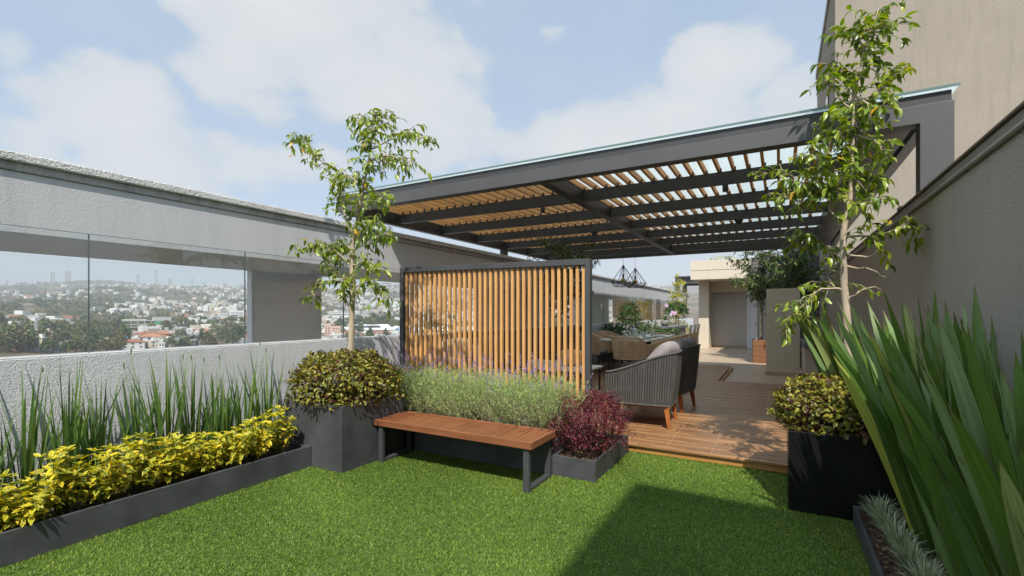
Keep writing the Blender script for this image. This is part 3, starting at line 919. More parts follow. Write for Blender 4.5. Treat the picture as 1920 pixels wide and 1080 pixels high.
# ------------------------------------------------------------------ plants
TREE1 = [
    ('t',[(-3.93,3.5,0.84),(-3.91,3.5,1.2),(-3.89,3.5,1.65),(-3.89,3.5,2.15),(-3.86,3.5,2.32)]),
    ('l',[(-3.86,3.5,2.32),(-3.79,3.49,2.53),(-3.71,3.48,2.77),(-3.63,3.47,3.02),(-3.57,3.46,3.25),(-3.51,3.45,3.51)]),
    ('b',[(-3.86,3.5,2.32),(-4.05,3.53,2.56),(-4.23,3.57,2.88),(-4.46,3.6,3.16),(-4.74,3.63,3.44),(-4.98,3.67,3.58),(-5.22,3.7,3.55)]),
    ('b',[(-3.86,3.5,2.32),(-3.9,3.44,2.42),(-3.93,3.38,2.59),(-3.84,3.31,2.8),(-3.65,3.25,2.84)]),
    ('b',[(-3.63,3.5,3.17),(-3.39,3.45,3.17),(-3.14,3.4,3.21),(-2.9,3.35,3.14),(-2.71,3.3,3.04)]),
    ('b',[(-3.66,3.5,3.04),(-3.4,3.42,3.04),(-3.11,3.33,2.95),(-2.86,3.25,2.85)]),
    ('b',[(-3.61,3.5,3.27),(-3.78,3.58,3.47),(-3.93,3.65,3.64)]),
    ('b',[(-3.61,3.5,3.33),(-3.47,3.52,3.4),(-3.36,3.55,3.43)]),
    ('b',[(-3.76,3.5,2.64),(-3.46,3.38,2.6),(-3.18,3.25,2.56)]),
    ('b',[(-3.71,3.5,2.82),(-3.93,3.55,2.92),(-4.13,3.6,3.05)]),
    ('b',[(-3.88,3.5,2.15),(-3.5,3.42,2.2),(-3.24,3.33,2.24),(-3.08,3.25,2.2)]),
    ('b',[(-3.89,3.5,1.99),(-4.08,3.52,2.11),(-4.35,3.55,2.25),(-4.67,3.58,2.26),(-4.96,3.6,2.23)]),
    ('b',[(-3.9,3.5,1.48),(-3.9,3.4,1.73),(-3.81,3.3,1.88)]),
    ('b',[(-3.89,3.5,1.76),(-3.58,3.42,1.81),(-3.33,3.33,1.73),(-3.14,3.25,1.63)]),
    ('b',[(-3.89,3.5,1.87),(-4.12,3.45,1.83),(-4.27,3.4,1.77),(-4.35,3.35,1.68)]),
    ('b',[(-3.89,3.5,1.99),(-3.51,3.35,2.01),(-3.18,3.2,1.9)]),
    ('b',[(-3.88,3.5,2.15),(-4.13,3.6,2.24),(-4.42,3.7,2.15),(-4.63,3.8,1.98)]),
    ('b',[(-3.86,3.5,2.32),(-3.51,3.35,2.35),(-3.25,3.2,2.35)]),
]
TREE2 = [
    ('t',[(0.47,4.55,0.78),(0.47,4.55,1.03),(0.46,4.55,1.45),(0.44,4.55,1.78),(0.44,4.55,2.16),(0.48,4.55,2.37)]),
    ('l',[(0.48,4.55,2.37),(0.49,4.55,2.58),(0.5,4.55,2.91),(0.51,4.55,3.28),(0.58,4.55,3.56),(0.66,4.55,3.83)]),
    ('b',[(0.44,4.55,2.16),(0.36,4.53,2.31),(0.31,4.51,2.46),(0.22,4.49,2.51),(0.03,4.47,2.64),(-0.18,4.45,2.65)]),
    ('b',[(0.45,4.55,1.87),(0.35,4.62,2.03),(0.19,4.68,2.16),(0.09,4.75,2.08)]),
    ('b',[(0.46,4.55,1.68),(0.29,4.5,1.68),(0.14,4.45,1.53),(0.02,4.4,1.4)]),
    ('b',[(0.46,4.55,1.61),(0.32,4.62,1.75),(0.23,4.7,1.62)]),
    ('b',[(0.45,4.55,2.1),(0.64,4.56,2.1),(0.77,4.58,2.13),(0.87,4.59,2.15),(0.92,4.6,2.06)]),
    ('w',[(0.46,4.55,1.96),(0.6,4.5,1.93),(0.67,4.45,2.01)]),
    ('w',[(0.46,4.55,1.87),(0.61,4.6,1.84),(0.72,4.65,1.78)]),
    ('w',[(0.46,4.55,1.61),(0.61,4.6,1.7),(0.7,4.65,1.68)]),
    ('b',[(0.5,4.55,2.91),(0.62,4.47,2.81),(0.69,4.4,2.67)]),
    ('b',[(0.51,4.55,3.12),(0.64,4.58,3.21),(0.79,4.62,3.34),(0.85,4.65,3.42)]),
    ('b',[(0.51,4.55,3.2),(0.62,4.45,3.05),(0.69,4.35,3.06)]),
    ('b',[(0.51,4.55,3.05),(0.39,4.5,3.23),(0.29,4.45,3.34)]),
    ('b',[(0.49,4.55,2.83),(0.37,4.62,2.96),(0.23,4.7,3.08)]),
    ('b',[(0.49,4.55,2.58),(0.37,4.62,2.69),(0.21,4.68,2.85),(0.13,4.75,2.81)]),
    ('b',[(0.36,4.55,2.32),(0.28,4.4,2.57),(0.24,4.25,2.7)]),
    ('b',[(0.49,4.55,2.58),(0.6,4.67,2.59),(0.69,4.8,2.54)]),
    ('b',[(0.51,4.55,3.28),(0.44,4.65,3.47),(0.33,4.75,3.58)]),
    ('b',[(0.48,4.55,2.37),(0.56,4.45,2.32),(0.61,4.35,2.31)]),
    ('b',[(0.31,4.55,2.47),(0.15,4.67,2.43),(-0.05,4.8,2.57)]),
    ('b',[(0.5,4.55,2.74),(0.42,4.42,2.84),(0.38,4.3,2.97)]),
    ('b',[(0.58,4.55,3.56),(0.51,4.6,3.68),(0.46,4.65,3.76)]),
    ('b',[(0.6,4.55,3.63),(0.65,4.5,3.63),(0.69,4.45,3.65)]),
    ('b',[(0.36,4.55,2.32),(0.4,4.38,2.5),(0.43,4.2,2.57)]),
]

def smooth_poly(pts, k=5):
    pts = [Vector(p) for p in pts]
    out = []
    for i in range(len(pts) - 1):
        p0 = pts[max(i - 1, 0)]; p1 = pts[i]; p2 = pts[i + 1]; p3 = pts[min(i + 2, len(pts) - 1)]
        for j in range(k):
            u = j / k
            out.append(0.5 * ((2 * p1) + (-p0 + p2) * u + (2 * p0 - 5 * p1 + 4 * p2 - p3) * u * u + (-p0 + 3 * p1 - 3 * p2 + p3) * u ** 3))
    out.append(pts[-1])
    return out

def ficus(name, label, spec, base, r0, dens, seed, leafL=0.105, leafmat_='ficus', loc_z=0.0, twiglen=(0.10, 0.26), group=None, bark='bark', lscale=1.0):
    r = np.random.default_rng(seed); rd = random.Random(seed)
    t = thing(name, label, 'tree', base, group=group)
    tr = MB(); tw = MB()
    LP = []; LD = []; LN = []; LL = []
    for kind, pts in spec:
        sp = smooth_poly(pts)
        m = len(sp)
        if kind == 't':
            rad = [r0 * (1 - 0.38 * i / (m - 1)) * (1 + 0.05 * math.sin(i * 2.1)) for i in range(m)]
            tr.tube(sp, rad, 10)
            start = 0.6; step = 0.055
        elif kind == 'l':
            rad = [r0 * 0.56 * (1 - 0.85 * i / (m - 1)) for i in range(m)]
            tr.tube(sp, rad, 8)
            start = 0.05; step = 0.016
        else:
            # little crooks so that limbs do not look drawn with a ruler
            sp = [p + Vector((rd.gauss(0, .006), rd.gauss(0, .006), rd.gauss(0, .006))) if 0 < i < m - 1 else p for i, p in enumerate(sp)]
            rad = [max(0.0022, r0 * 0.27 * (1 - 0.88 * i / (m - 1))) for i in range(m)]
            tr.tube(sp, rad, 6)
            start = 0.22; step = 0.017
        if kind == 'w':
            start = 0.93; step = 0.03
        ln = [0.0]
        for i in range(1, m): ln.append(ln[-1] + (sp[i] - sp[i - 1]).length)
        tot = ln[-1]
        s = tot * start
        while s < tot:
            i = max(1, next((q for q in range(m) if ln[q] >= s), m - 1))
            f = (s - ln[i - 1]) / max(1e-6, ln[i] - ln[i - 1])
            p = sp[i - 1].lerp(sp[i], f)
            tg = (sp[i] - sp[i - 1]).normalized()
            frac = s / tot
            if kind in ('b', 'w') and rd.random() < 0.4 or (kind in ('t', 'l') and rd.random() < 0.0):
                tl = 0.03
            else:
                tl = rd.uniform(*twiglen) * (1.0 if kind != 'b' else (1.15 - 0.55 * frac))
            q = Vector((rd.gauss(0, 1), rd.gauss(0, 1), rd.gauss(0, 0.7))).normalized()
            dirv = (q * 0.9 + tg * 0.55 + Vector((0, 0, 0.12))).normalized()
            e1 = p + dirv * tl * 0.5
            e2 = p + dirv * tl + Vector((0, 0, -0.25 * tl))
            if tl > 0.05:
                tw.tube([p, e1, e2], [0.0028, 0.0022, 0.0014], 4)
            nl = max(1, int(tl / 0.026 * dens))
            for k in range(nl):
                ff = (k + rd.random()) / nl
                ff = ff ** 0.7
                b = p.lerp(e1, ff * 2) if ff < 0.5 else e1.lerp(e2, ff * 2 - 1)
                h = rd.uniform(0, 2 * math.pi)
                dd = Vector((math.cos(h), math.sin(h), rd.uniform(-1.3, 0.15))) + dirv * 0.7
                LP.append(b); LD.append(dd); LL.append(leafL * rd.uniform(0.62, 1.12))
                LN.append((rd.gauss(0, 0.35), rd.gauss(0, 0.35), 1.0))
            s += step * rd.uniform(0.7, 1.3) / dens
    nb0 = len(tr.v); tr.v += tw.v; tr.f += [tuple(i + nb0 for i in f) for f in tw.f]; tr.smooth += tw.smooth
    o = tr.build('trunk', M[bark], t); W(o)
    LL = np.array(LL)
    V, F4, F3, rim = leaves(LP, np.array(LD), np.array(LN), LL, LL * r.uniform(0.35, 0.45, len(LL)), r.uniform(0.25, 0.8, len(LL)), 0.22)
    o = np_mesh('crown', V, F4, F3, M[leafmat_], t, rim); W(o)
    return t

ficus('ficus_tree', 'young loose ficus tree rising from the tall planter in the left corner', TREE1, (-3.93, 3.5, 0.6), 0.034, 0.88, 11, 0.084)
ficus('ficus_tree', 'tall slender ficus tree rising from the glossy black planter by the right wall', TREE2, (0.47, 4.55, 0.6), 0.034, 0.96, 23, 0.086)

def crown_spec(base, h, r, seed, nb=14, bare=0.45):
    rd = random.Random(seed)
    b = Vector(base)
    top = b + Vector((rd.uniform(-.1, .1), rd.uniform(-.1, .1), h))
    spec = [('t', [b, b.lerp(top, 0.3) + Vector((0.03, 0, 0)), b.lerp(top, bare + 0.1)]), ('l', [b.lerp(top, bare + 0.1), b.lerp(top, 0.8), top])]
    for k in range(nb):
        f = rd.uniform(bare, 0.92)
        p = b.lerp(top, f)
        a = 2 * math.pi * (k * 0.618) + rd.uniform(-.3, .3)
        rr_ = r * rd.uniform(0.6, 1.05) * math.sin(math.pi * min(1, max(0.15, (1.06 - f) / (1.06 - bare) * 0.8 + 0.1)))
        d = Vector((math.cos(a), math.sin(a), rd.uniform(0.1, 0.9)))
        spec.append(('b', [p, p + d * rr_ * 0.5 + Vector((0, 0, 0.05)), p + d * rr_]))
    return [(k, [tuple(q) for q in pts]) for k, pts in spec]

ficus('ficus_tree', 'dense dark ficus tree behind the slatted screen under the pergola', crown_spec((-4.2, 9.75, 0.5), 2.46, 0.78, 5, 28, 0.42), (-4.2, 9.75, 0.45), 0.030, 0.8, 31, 0.10, 'darkficus', twiglen=(0.12, 0.34))
ficus('ficus_tree', 'pale stemmed ficus tree in the brown wooden planter by the white door', crown_spec((-0.50, 16.4, 0.66), 2.75, 0.95, 8, 26, 0.40), (-0.5, 16.4, 0.66), 0.05, 0.75, 33, 0.10, 'darkficus', twiglen=(0.15, 0.4))
ficus('ficus_tree', 'dark bushy ficus tree showing above the beige barbecue wall', crown_spec((0.35, 15.6, 0.3), 3.25, 0.95, 9, 28, 0.42), (0.35, 15.6, 0.0), 0.05, 0.75, 35, 0.10, 'darkficus', twiglen=(0.15, 0.4))
t = thing('wooden_planter', 'brown wooden plank planter box beside the white door', 'planter', (-0.50, 16.4, 0))
b = MB()
for k in range(4):
    z0 = 0.003 + 0.175 * k
    b.box(-0.71, -0.28, 16.08, 16.11, z0, z0 + 0.170)
    b.box(-0.71, -0.68, 16.111, 16.72, z0, z0 + 0.170)
    b.box(-0.31, -0.28, 16.111, 16.72, z0, z0 + 0.170)
W(b.build('planks', M['boxwood'], t, 0.004))
W(MB().box(-0.735, -0.711, 16.07, 16.73, 0.002, 0.715).build('side_panel', M['steel'], t))
W(MB().box(-0.678, -0.312, 16.112, 16.72, 0.5, 0.66).build('soil', M['soil'], t))
t = thing('square_planter', 'graphite planter box holding the dark ficus behind the screen', 'planter', (-4.2, 9.75, 0.095))
W(MB().box(-4.55, -3.85, 9.4, 10.1, 0.097, 0.56).build('box', M['planter'], t, 0.004))
t = thing('rear_planter', 'low planter behind the barbecue wall holding the bushy ficus', 'planter', (0.35, 15.6, 0))
W(MB().box(-0.05, 0.95, 15.2, 16.0, 0.002, 0.45).build('box', M['planter'], t, 0.004))

def mound(name, label, c, a, b, h, n, L, mat, seed, cat='shrub', group=None, zlow=-0.12, p=2.6, stems=40, wr=0.5, upw=0.5, jag=0.10, curl=0.3, parts=('foliage', 'stems')):
    """a clipped shrub: leaves of its outer shell over a web of stems"""
    r = np.random.default_rng(seed)
    t = thing(name, label, cat, c, group=group)
    d = rand_dirs(n, r); d[:, 2] = np.where(d[:, 2] < -0.25, -d[:, 2], d[:, 2])
    k = (np.abs(d[:, 0]) ** p + np.abs(d[:, 1]) ** p + np.abs(d[:, 2]) ** p) ** (-1 / p)
    lump = 1 + jag * np.sin(d[:, 0] * 9 + seed) * np.sin(d[:, 1] * 8 + 2 * seed) + jag * 0.7 * np.sin(d[:, 2] * 13 + d[:, 0] * 5) 
    rad = k * lump * np.where(r.random(n) < 0.72, r.uniform(0.86, 1.04, n), r.uniform(0.5, 0.9, n))
    P = d * rad[:, None] * np.array([a, b, h])
    P[:, 2] = np.maximum(P[:, 2], zlow + r.uniform(0, 0.06, n))
    out = nrm(d / np.array([a, b, h]))
    D = nrm(out * 0.55 + rand_dirs(n, r) * 0.85 + np.array([0, 0, -0.15]))
    Nn = nrm(out * 0.8 + np.array([0, 0, upw]) + 0.45 * r.normal(size=(n, 3)))
    Ls = L * r.uniform(0.6, 1.15, n)
    V, F4, F3, rim = leaves(P, D, Nn, Ls, Ls * wr * r.uniform(0.85, 1.15, n), r.uniform(0.1, 0.5, n), 0.18)
    np_mesh(parts[0], V, F4, F3, M[mat], t, rim)
    sb = MB(); rd = random.Random(seed)
    for k in range(stems):
        x = rd.uniform(-a, a) * 0.55; y = rd.uniform(-b, b) * 0.55
        ang = rd.uniform(0, 6.28)
        e = Vector((x * 1.55 + 0.05 * math.cos(ang), y * 1.55 + 0.05 * math.sin(ang), h * rd.uniform(0.35, 0.85)))
        sb.tube([(x, y, zlow), Vector((x, y, zlow)).lerp(e, 0.5) + Vector((0, 0, 0.03)), e], [0.006, 0.004, 0.0025], 4)
    sb.build(parts[1], M['stem'], t)
    return t

mound('clipped_hedge', 'rounded olive and dark red hedge filling the tall left planter', (-3.98, 3.50, 0.69), 0.50, 0.50, 0.40, 5200, 0.046, 'coleus', 41, cat='hedge', zlow=-0.10, wr=0.62, stems=90, jag=0.06)
mound('clipped_hedge', 'rounded olive and dark red hedge filling the glossy black planter', (0.47, 4.62, 0.66), 0.50, 0.46, 0.32, 5200, 0.044, 'coleus', 43, cat='hedge', zlow=-0.08, wr=0.62, stems=110, jag=0.06)
mound('burgundy_shrub', 'dense burgundy shrub in the small planter at the edge of the deck', (-1.63, 4.46, 0.35), 0.33, 0.48, 0.335, 12000, 0.021, 'red', 47, zlow=-0.17, p=2.5, wr=0.5, stems=70, jag=0.16)
# loose sprays that break its outline
t = bpy.data.objects['burgundy_shrub']

# yellow variegated shrubs along the low planter
yel = [(-4.14, 0.62), (-4.17, 0.86), (-4.12, 1.07), (-4.16, 1.28), (-4.13, 1.50), (-4.17, 1.71), (-4.13, 1.93), (-4.16, 2.14), (-4.13, 2.36), (-4.16, 2.58), (-4.13, 2.80)]
ylab = ['yellow variegated shrub at the near end of the low planter, cut by the photo edge',
        'second yellow variegated shrub from the near end of the low planter',
        'third yellow variegated shrub from the near end of the low planter',
        'fourth yellow variegated shrub from the near end of the low planter',
        'fifth yellow variegated shrub from the near end of the low planter',
        'middle yellow variegated shrub of the row in the low planter',
        'fifth yellow variegated shrub counted from the tall planter',
        'fourth yellow variegated shrub counted from the tall planter',
        'third yellow variegated shrub counted from the tall planter',
        'yellow variegated shrub one short of the tall planter',
        'yellow variegated shrub touching the side of the tall planter']
for i, (x, y) in enumerate(yel):
    r = np.random.default_rng(100 + i); rd = random.Random(100 + i)
    t = thing('yellow_shrub', ylab[i], 'shrub', (x, y, 0.16), group='yellow shrubs in the low planter')
    H = rd.uniform(0.28, 0.42) if i not in (2,) else 0.27
    if i > 7: H += 0.03
    sb = MB(); P = []; D = []; Nn = []; Ls = []
    for k in range(30):
        a = rd.uniform(0, 6.28); q = rd.uniform(0.02, 0.185)
        e = Vector((q * math.cos(a) * 0.95, q * math.sin(a) * 1.0, H * rd.uniform(0.55, 1.05) * (1.0 - 1.3 * q * q / 0.05 * 0.12)))
        s0 = Vector((e.x * 0.25, e.y * 0.25, 0))
        m = s0.lerp(e, 0.5) + Vector((e.x * 0.15, e.y * 0.15, 0.0))
        sb.tube([s0, m, e], [0.0045, 0.0035, 0.002], 4)
        ax = (e - m).normalized()
        nw = rd.randint(4, 6)
        for w in range(nw):
            f = 1.0 - 0.82 * w / nw
            c = (s0.lerp(m, f * 2) if f < 0.5 else m.lerp(e, f * 2 - 1))
            ph = rd.uniform(0, 6.28)
            for j in range(4 if w == 0 else 3):
                b_ = ph + j * 2 * math.pi / (4 if w == 0 else 3)
                up = rd.uniform(0.5, 1.3) if w == 0 else rd.uniform(-0.5, 0.8)
                P.append(c); D.append((math.cos(b_) + ax.x * .4, math.sin(b_) + ax.y * .4, up))
                Nn.append((rd.gauss(0, .4) - 0.3 * math.cos(b_) * up, rd.gauss(0, .4) - 0.3 * math.sin(b_) * up, 1.0))
                Ls.append(rd.uniform(0.044, 0.078) * (0.85 if w == 0 else 1.0))
    Ls = np.array(Ls)
    V, F4, F3, rim = leaves(P, D, Nn, Ls, Ls * 0.44, r.uniform(0.15, 0.5, len(Ls)), 0.16)
    np_mesh('foliage', V, F4, F3, M['euonymus'], t, rim)
    sb.build('stems', M['greenstem'], t)

# iris clumps behind them
ilab = ['first', 'second', 'third', 'fourth', 'fifth', 'sixth', 'seventh', 'eighth', 'ninth', 'tenth', 'eleventh', 'twelfth', 'thirteenth']
for i in range(13):
    r = np.random.default_rng(200 + i); rd = random.Random(200 + i)
    y = 0.34 + 0.213 * i + rd.uniform(-0.04, 0.04)
    x = -4.45 + rd.uniform(-0.05, 0.05)
    lab = ilab[i] + ' clump of strap leaved iris along the parapet, counted from the near end'
    t = thing('iris_clump', lab, 'plant', (x, y, 0.15), group='iris clumps in the low planter')
    n = 32
    a = r.uniform(0, 6.28, n); q = np.abs(r.normal(0, 0.045, n))
    P = np.stack([q * np.cos(a), q * np.sin(a) * 1.3, 0 * q], 1)
    sp = np.abs(r.normal(0.12, 0.11, n))
    D = np.stack([np.cos(a) * sp * 0.6, np.sin(a) * sp, np.ones(n)], 1)
    sa = a + r.normal(0, 0.7, n) + 1.57
    S = np.stack([np.cos(sa), np.sin(sa), 0 * sa], 1)
    L = r.uniform(0.55, 1.0, n) * (1.0 + 0.12 * math.sin(i * 1.7))
    bd = nrm(np.stack([np.cos(a), np.sin(a), -0.3 + 0 * a], 1))
    V, F4, F3, rim, al = blades(P, D, S, L, r.uniform(0.015, 0.026, n), r.uniform(0.0, 0.09, n), bd, 6, 0.5, 0.1)
    np_mesh('leaves', V, F4, F3, M['iris'], t, rim, al)
    if i in (1, 4, 7, 8, 10, 11):
        sb = MB()
        for k in range(2):
            e = Vector((rd.uniform(-.08, .12), rd.uniform(-.25, .25), rd.uniform(0.92, 1.12)))
            sb.tube([(0, 0, 0), (e.x * .3, e.y * .25, e.z * .5), e], [0.004, 0.003, 0.002], 5)
            sb.lathe([(0.002, -0.02), (0.006, 0.0), (0.005, 0.015), (0.001, 0.026)], 6, e)
        sb.build('flower_stalk', M['greenstem'], t)

# lavender bushes in two rows
k = 0
for row, yy in enumerate((4.20, 4.44)):
    for i in range(9):
        r = np.random.default_rng(300 + k); rd = random.Random(300 + k); k += 1
        x = -4.36 + 0.292 * i + (0.06 if row else 0.0)
        c = (x, yy, 0.25)
        lab = 'grey green lavender bush in the ' + ('back' if row else 'front') + ' row behind the bench'
        t = thing('lavender_bush', lab, 'lavender', c, group='lavender bushes in the ' + ('back' if row else 'front') + ' row')
        ns_ = 250
        a = r.uniform(0, 6.28, ns_); sp = np.abs(r.normal(0, 0.46, ns_)).clip(0, 1.1)
        # a front bush leans over the edge of its planter
        D = nrm(np.stack([np.cos(a) * sp, np.sin(a) * sp - (0.10 if row == 0 else 0), np.ones(ns_)], 1))
        q = r.uniform(0, 0.07, ns_)
        P = np.stack([q * np.cos(a), q * np.sin(a), 0 * q], 1)
        H = r.uniform(0.44, 0.66, ns_)
        S = rand_dirs(ns_, r)
        # woody and green stems
        V1 = blades(P, D, S, H, 0.004, 0.0, D, 2, 0.3)
        # leaves along the stems
        per = 19
        tt = r.uniform(0.36, 1.0, (ns_, per))
        lp = (P[:, None] + D[:, None] * (H[:, None] * tt)[:, :, None]).reshape(-1, 3)
        n = len(lp)
        ld = nrm(np.repeat(D, per, 0) * 0.9 + rand_dirs(n, r) * 0.75)
        V2 = blades(lp, ld, rand_dirs(n, r), r.uniform(0.022, 0.042, n), 0.0042, 0.0, ld, 2, 0.5)
        np_mesh('stems', V1[0], V1[1], V1[2], M['twig'], t)
        np_mesh('foliage', V2[0], V2[1], V2[2], M['lavleaf'], t)
        # flower stalks and spikes
        nf = 22 if row else 24
        a = r.uniform(0, 6.28, nf); sp = np.abs(r.normal(0, 0.38, nf)).clip(0, 0.8)
        D = nrm(np.stack([np.cos(a) * sp, np.sin(a) * sp, np.ones(nf)], 1))
        H = r.uniform(0.50, 0.80, nf)
        st = blades(np.zeros((nf, 3)), D, rand_dirs(nf, r), H, 0.0032, 0.05, D, 2, 0.2)
        np_mesh('flower_stalks', st[0], st[1], st[2], M['greenstem'], t)
        per = 16
        tt = r.uniform(0, 1, (nf, per)) * 0.05
        fp = (D[:, None] * (H[:, None] + tt)[:, :, None]).reshape(-1, 3) + 0.003 * r.normal(size=(nf * per, 3))
        n = len(fp)
        fd = nrm(np.repeat(D, per, 0) * 0.6 + rand_dirs(n, r))
        fl = leaves(fp, fd, rand_dirs(n, r), 0.0105, 0.007, 0.2, 0.3)
        # colour belongs to the whole spike, so give each spike joined petals
        o = np_mesh('flower_spikes', fl[0], fl[1], fl[2], M['lavflower'], t, fl[3]); o['kind'] = 'stuff'

# New Zealand flax along the right wall
def flax(label, base, n, Lr, Wr, seed, lean=(-0.13, 0.02), spread=0.22, group='flax clumps by the right wall'):
    r = np.random.default_rng(seed)
    t = thing('flax_clump', label, 'plant', base, group=group)
    a = r.uniform(0, 6.28, n)
    q = np.abs(r.normal(0.0, 0.07, n)).clip(0, 0.16)
    P = np.stack([q * np.cos(a) * 0.6, q * np.sin(a), 0 * q], 1)
    sp = np.abs(r.normal(spread, 0.16, n))
    D = np.stack([np.cos(a) * sp * 0.75 + lean[0], np.sin(a) * sp + lean[1], np.ones(n)], 1)
    D[:, 0] = np.clip(D[:, 0], -0.26, 0.10)
    fa = r.normal(0.3, 0.9, n)
    S = np.stack([np.cos(fa), np.sin(fa), 0 * fa], 1)
    L = r.uniform(*Lr, n); L *= np.where(r.random(n) < 0.25, 0.65, 1.0)
    bd = nrm(np.stack([np.cos(a) * 0.4 - 0.25, np.sin(a) * 0.7, -0.2 + 0 * a], 1))
    bd[:, 0] = np.minimum(bd[:, 0], 0.0)
    prof = [0.55, 0.72, 0.86, 0.96, 1.0, 0.97, 0.86, 0.62, 0.0]
    V, F4, F3, rim, al = blades(P, D, S, L, r.uniform(*Wr, n), r.uniform(0.0, 0.16, n), bd, 8, 0.3, 0.22, prof)
    # keep the leaves off the wall behind them
    V[:, 0] = np.minimum(V[:, 0], 0.955 - base[0])
    np_mesh('leaves', V, F4, F3, M['flax'], t, rim, al)
    return t

flax('big flax clump nearest the glossy black planter', (0.80, 3.60, 0.11), 76, (1.0, 1.58), (0.048, 0.074), 401)
flax('big flax clump in the middle of the right planter bed', (0.83, 2.95, 0.11), 76, (1.0, 1.58), (0.050, 0.076), 402, (-0.13, 0.0))
flax('big flax clump nearest the camera, cut off by the right edge of the photo', (0.86, 2.35, 0.11), 66, (1.0, 1.50), (0.050, 0.076), 403, (-0.12, 0.05))
flax('flax clump in the bed right behind the glossy black planter', (0.70, 6.2, 0.28), 40, (0.95, 1.45), (0.05, 0.075), 404, (-0.22, 0.0))
flax('flax clump farthest along the bed under the right wall', (0.68, 7.4, 0.28), 40, (0.95, 1.4), (0.05, 0.075), 405, (-0.3, -0.05))

# silvery edging grass
slab = ['silvery grass tuft at the corner of the black planter', 'second silvery grass tuft from the black planter', 'third silvery grass tuft from the black planter', 'fourth silvery grass tuft from the black planter', 'silvery grass tuft nearest the camera']
for i in range(5):
    r = np.random.default_rng(500 + i)
    y = 4.0 - 0.235 * i
    t = thing('silver_grass', slab[i], 'plant', (0.585 + 0.012 * i, y, 0.10), group='silvery grass tufts edging the right bed')
    n = 230
    a = r.uniform(0, 6.28, n); sp = np.abs(r.normal(0.75, 0.45, n))
    D = nrm(np.stack([np.cos(a) * sp, np.sin(a) * sp, np.ones(n)], 1))
    hh = r.uniform(0, 0.08, n)
    P = np.stack([0.02 * np.cos(a), 0.045 * r.normal(size=n), hh], 1)
    sa = a + 1.57
    S = np.stack([np.cos(sa), np.sin(sa), 0 * sa], 1)
    bd = np.stack([np.cos(a) * .5, np.sin(a) * .5, -0.6 + 0 * a], 1)
    V, F4, F3, rim, al = blades(P, D, S, r.uniform(0.07, 0.145, n), 0.0062, r.uniform(0, 0.35, n), bd, 4, 0.3, 0.15)
    np_mesh('leaves', V, F4, F3, M['silver'], t, rim, al)
r = np.random.default_rng(520)
t = thing('grass_tuft', 'pale fountain grass tuft between the barbecue wall and the flax', 'plant', (0.42, 8.6, 0.28))
n = 190
a = r.uniform(0, 6.28, n); sp = np.abs(r.normal(0.5, 0.35, n))
D = nrm(np.stack([np.cos(a) * sp, np.sin(a) * sp, np.ones(n)], 1))
S = np.stack([-np.sin(a), np.cos(a), 0 * a], 1)
bd = np.stack([np.cos(a) * .8, np.sin(a) * .8, -0.5 + 0 * a], 1)
V, F4, F3, rim, al = blades(0.02 * D, D, S, r.uniform(0.25, 0.45, n), 0.006, r.uniform(0.1, 0.5, n), bd, 5, 0.4)
np_mesh('leaves', V, F4, F3, M['silver'], t, rim, al)

# shrubs and pots beyond the dining table
mound('box_shrub', 'tall dark green conical shrub behind the dining table', (-4.22, 15.2, 1.0), 0.38, 0.40, 0.78, 1500, 0.085, 'boxleaf', 61, p=1.9, zlow=-0.5, wr=0.5, stems=25, jag=0.16)
mound('box_shrub', 'low spreading green shrub left of the conical shrub', (-4.30, 13.6, 0.90), 0.26, 0.38, 0.28, 600, 0.085, 'boxleaf', 62, zlow=-0.3, wr=0.5, stems=20, jag=0.2)
mound('box_shrub', 'low loose green shrub right of the conical shrub', (-3.80, 15.9, 0.80), 0.36, 0.4, 0.38, 550, 0.085, 'boxleaf', 63, zlow=-0.3, wr=0.5, stems=20, jag=0.24)
mound('box_shrub', 'low green shrub between the two far tables', (-3.2, 16.0, 0.68), 0.42, 0.4, 0.28, 600, 0.085, 'boxleaf', 64, zlow=-0.3, wr=0.5, stems=20, jag=0.2)
t = thing('trough_planter', 'long graphite trough planter behind the dining table', 'planter', (-3.6, 15.6, 0))
W(MB().box(-4.55, -2.4, 15.0, 16.5, 0.002, 0.55).build('box', M['planter'], t, 0.004))
W(MB().box(-4.55, -4.05, 13.2, 14.98, 0.097, 0.6).build('box', M['planter'], t, 0.004))
mound('topiary_tree', 'round clipped topiary tree on a thin stem by the entrance pillar', (-3.76, 20.6, 1.55), 0.45, 0.45, 0.40, 1300, 0.085, 'boxleaf', 66, cat='topiary', p=2.1, zlow=-0.42, wr=0.5, stems=1, jag=0.06)
t = bpy.data.objects['topiary_tree']
MB().tube([(0, 0, -1.6), (0.02, 0, -0.8), (0, 0, 0.0)], [0.04, 0.03, 0.03], 8).build('trunk', M['bark'], t)
mound('yellow_hedge', 'low yellow green hedge under the topiary tree', (-3.8, 21.0, 0.62), 0.55, 0.35, 0.5, 900, 0.08, 'yellowvine', 67, cat='hedge', zlow=-0.55, wr=0.55, stems=15, jag=0.12)
ficus('vine_tree', 'tall thin yellow leaved plant left of the entrance block', crown_spec((-4.0, 22.3, 0.0), 3.25, 0.6, 12, 24, 0.35), (-4.0, 22.3, 0.0), 0.03, 0.45, 37, 0.12, 'yellowvine', twiglen=(0.12, 0.35), bark='twig')
mound('roof_plant', 'sparse yellowing plant on the roof edge of the entrance block', (-2.0, 20.9, 3.64), 0.5, 0.12, 0.20, 70, 0.09, 'yellowvine', 68, cat='plant', zlow=-0.02, wr=0.5, stems=10, jag=0.2)
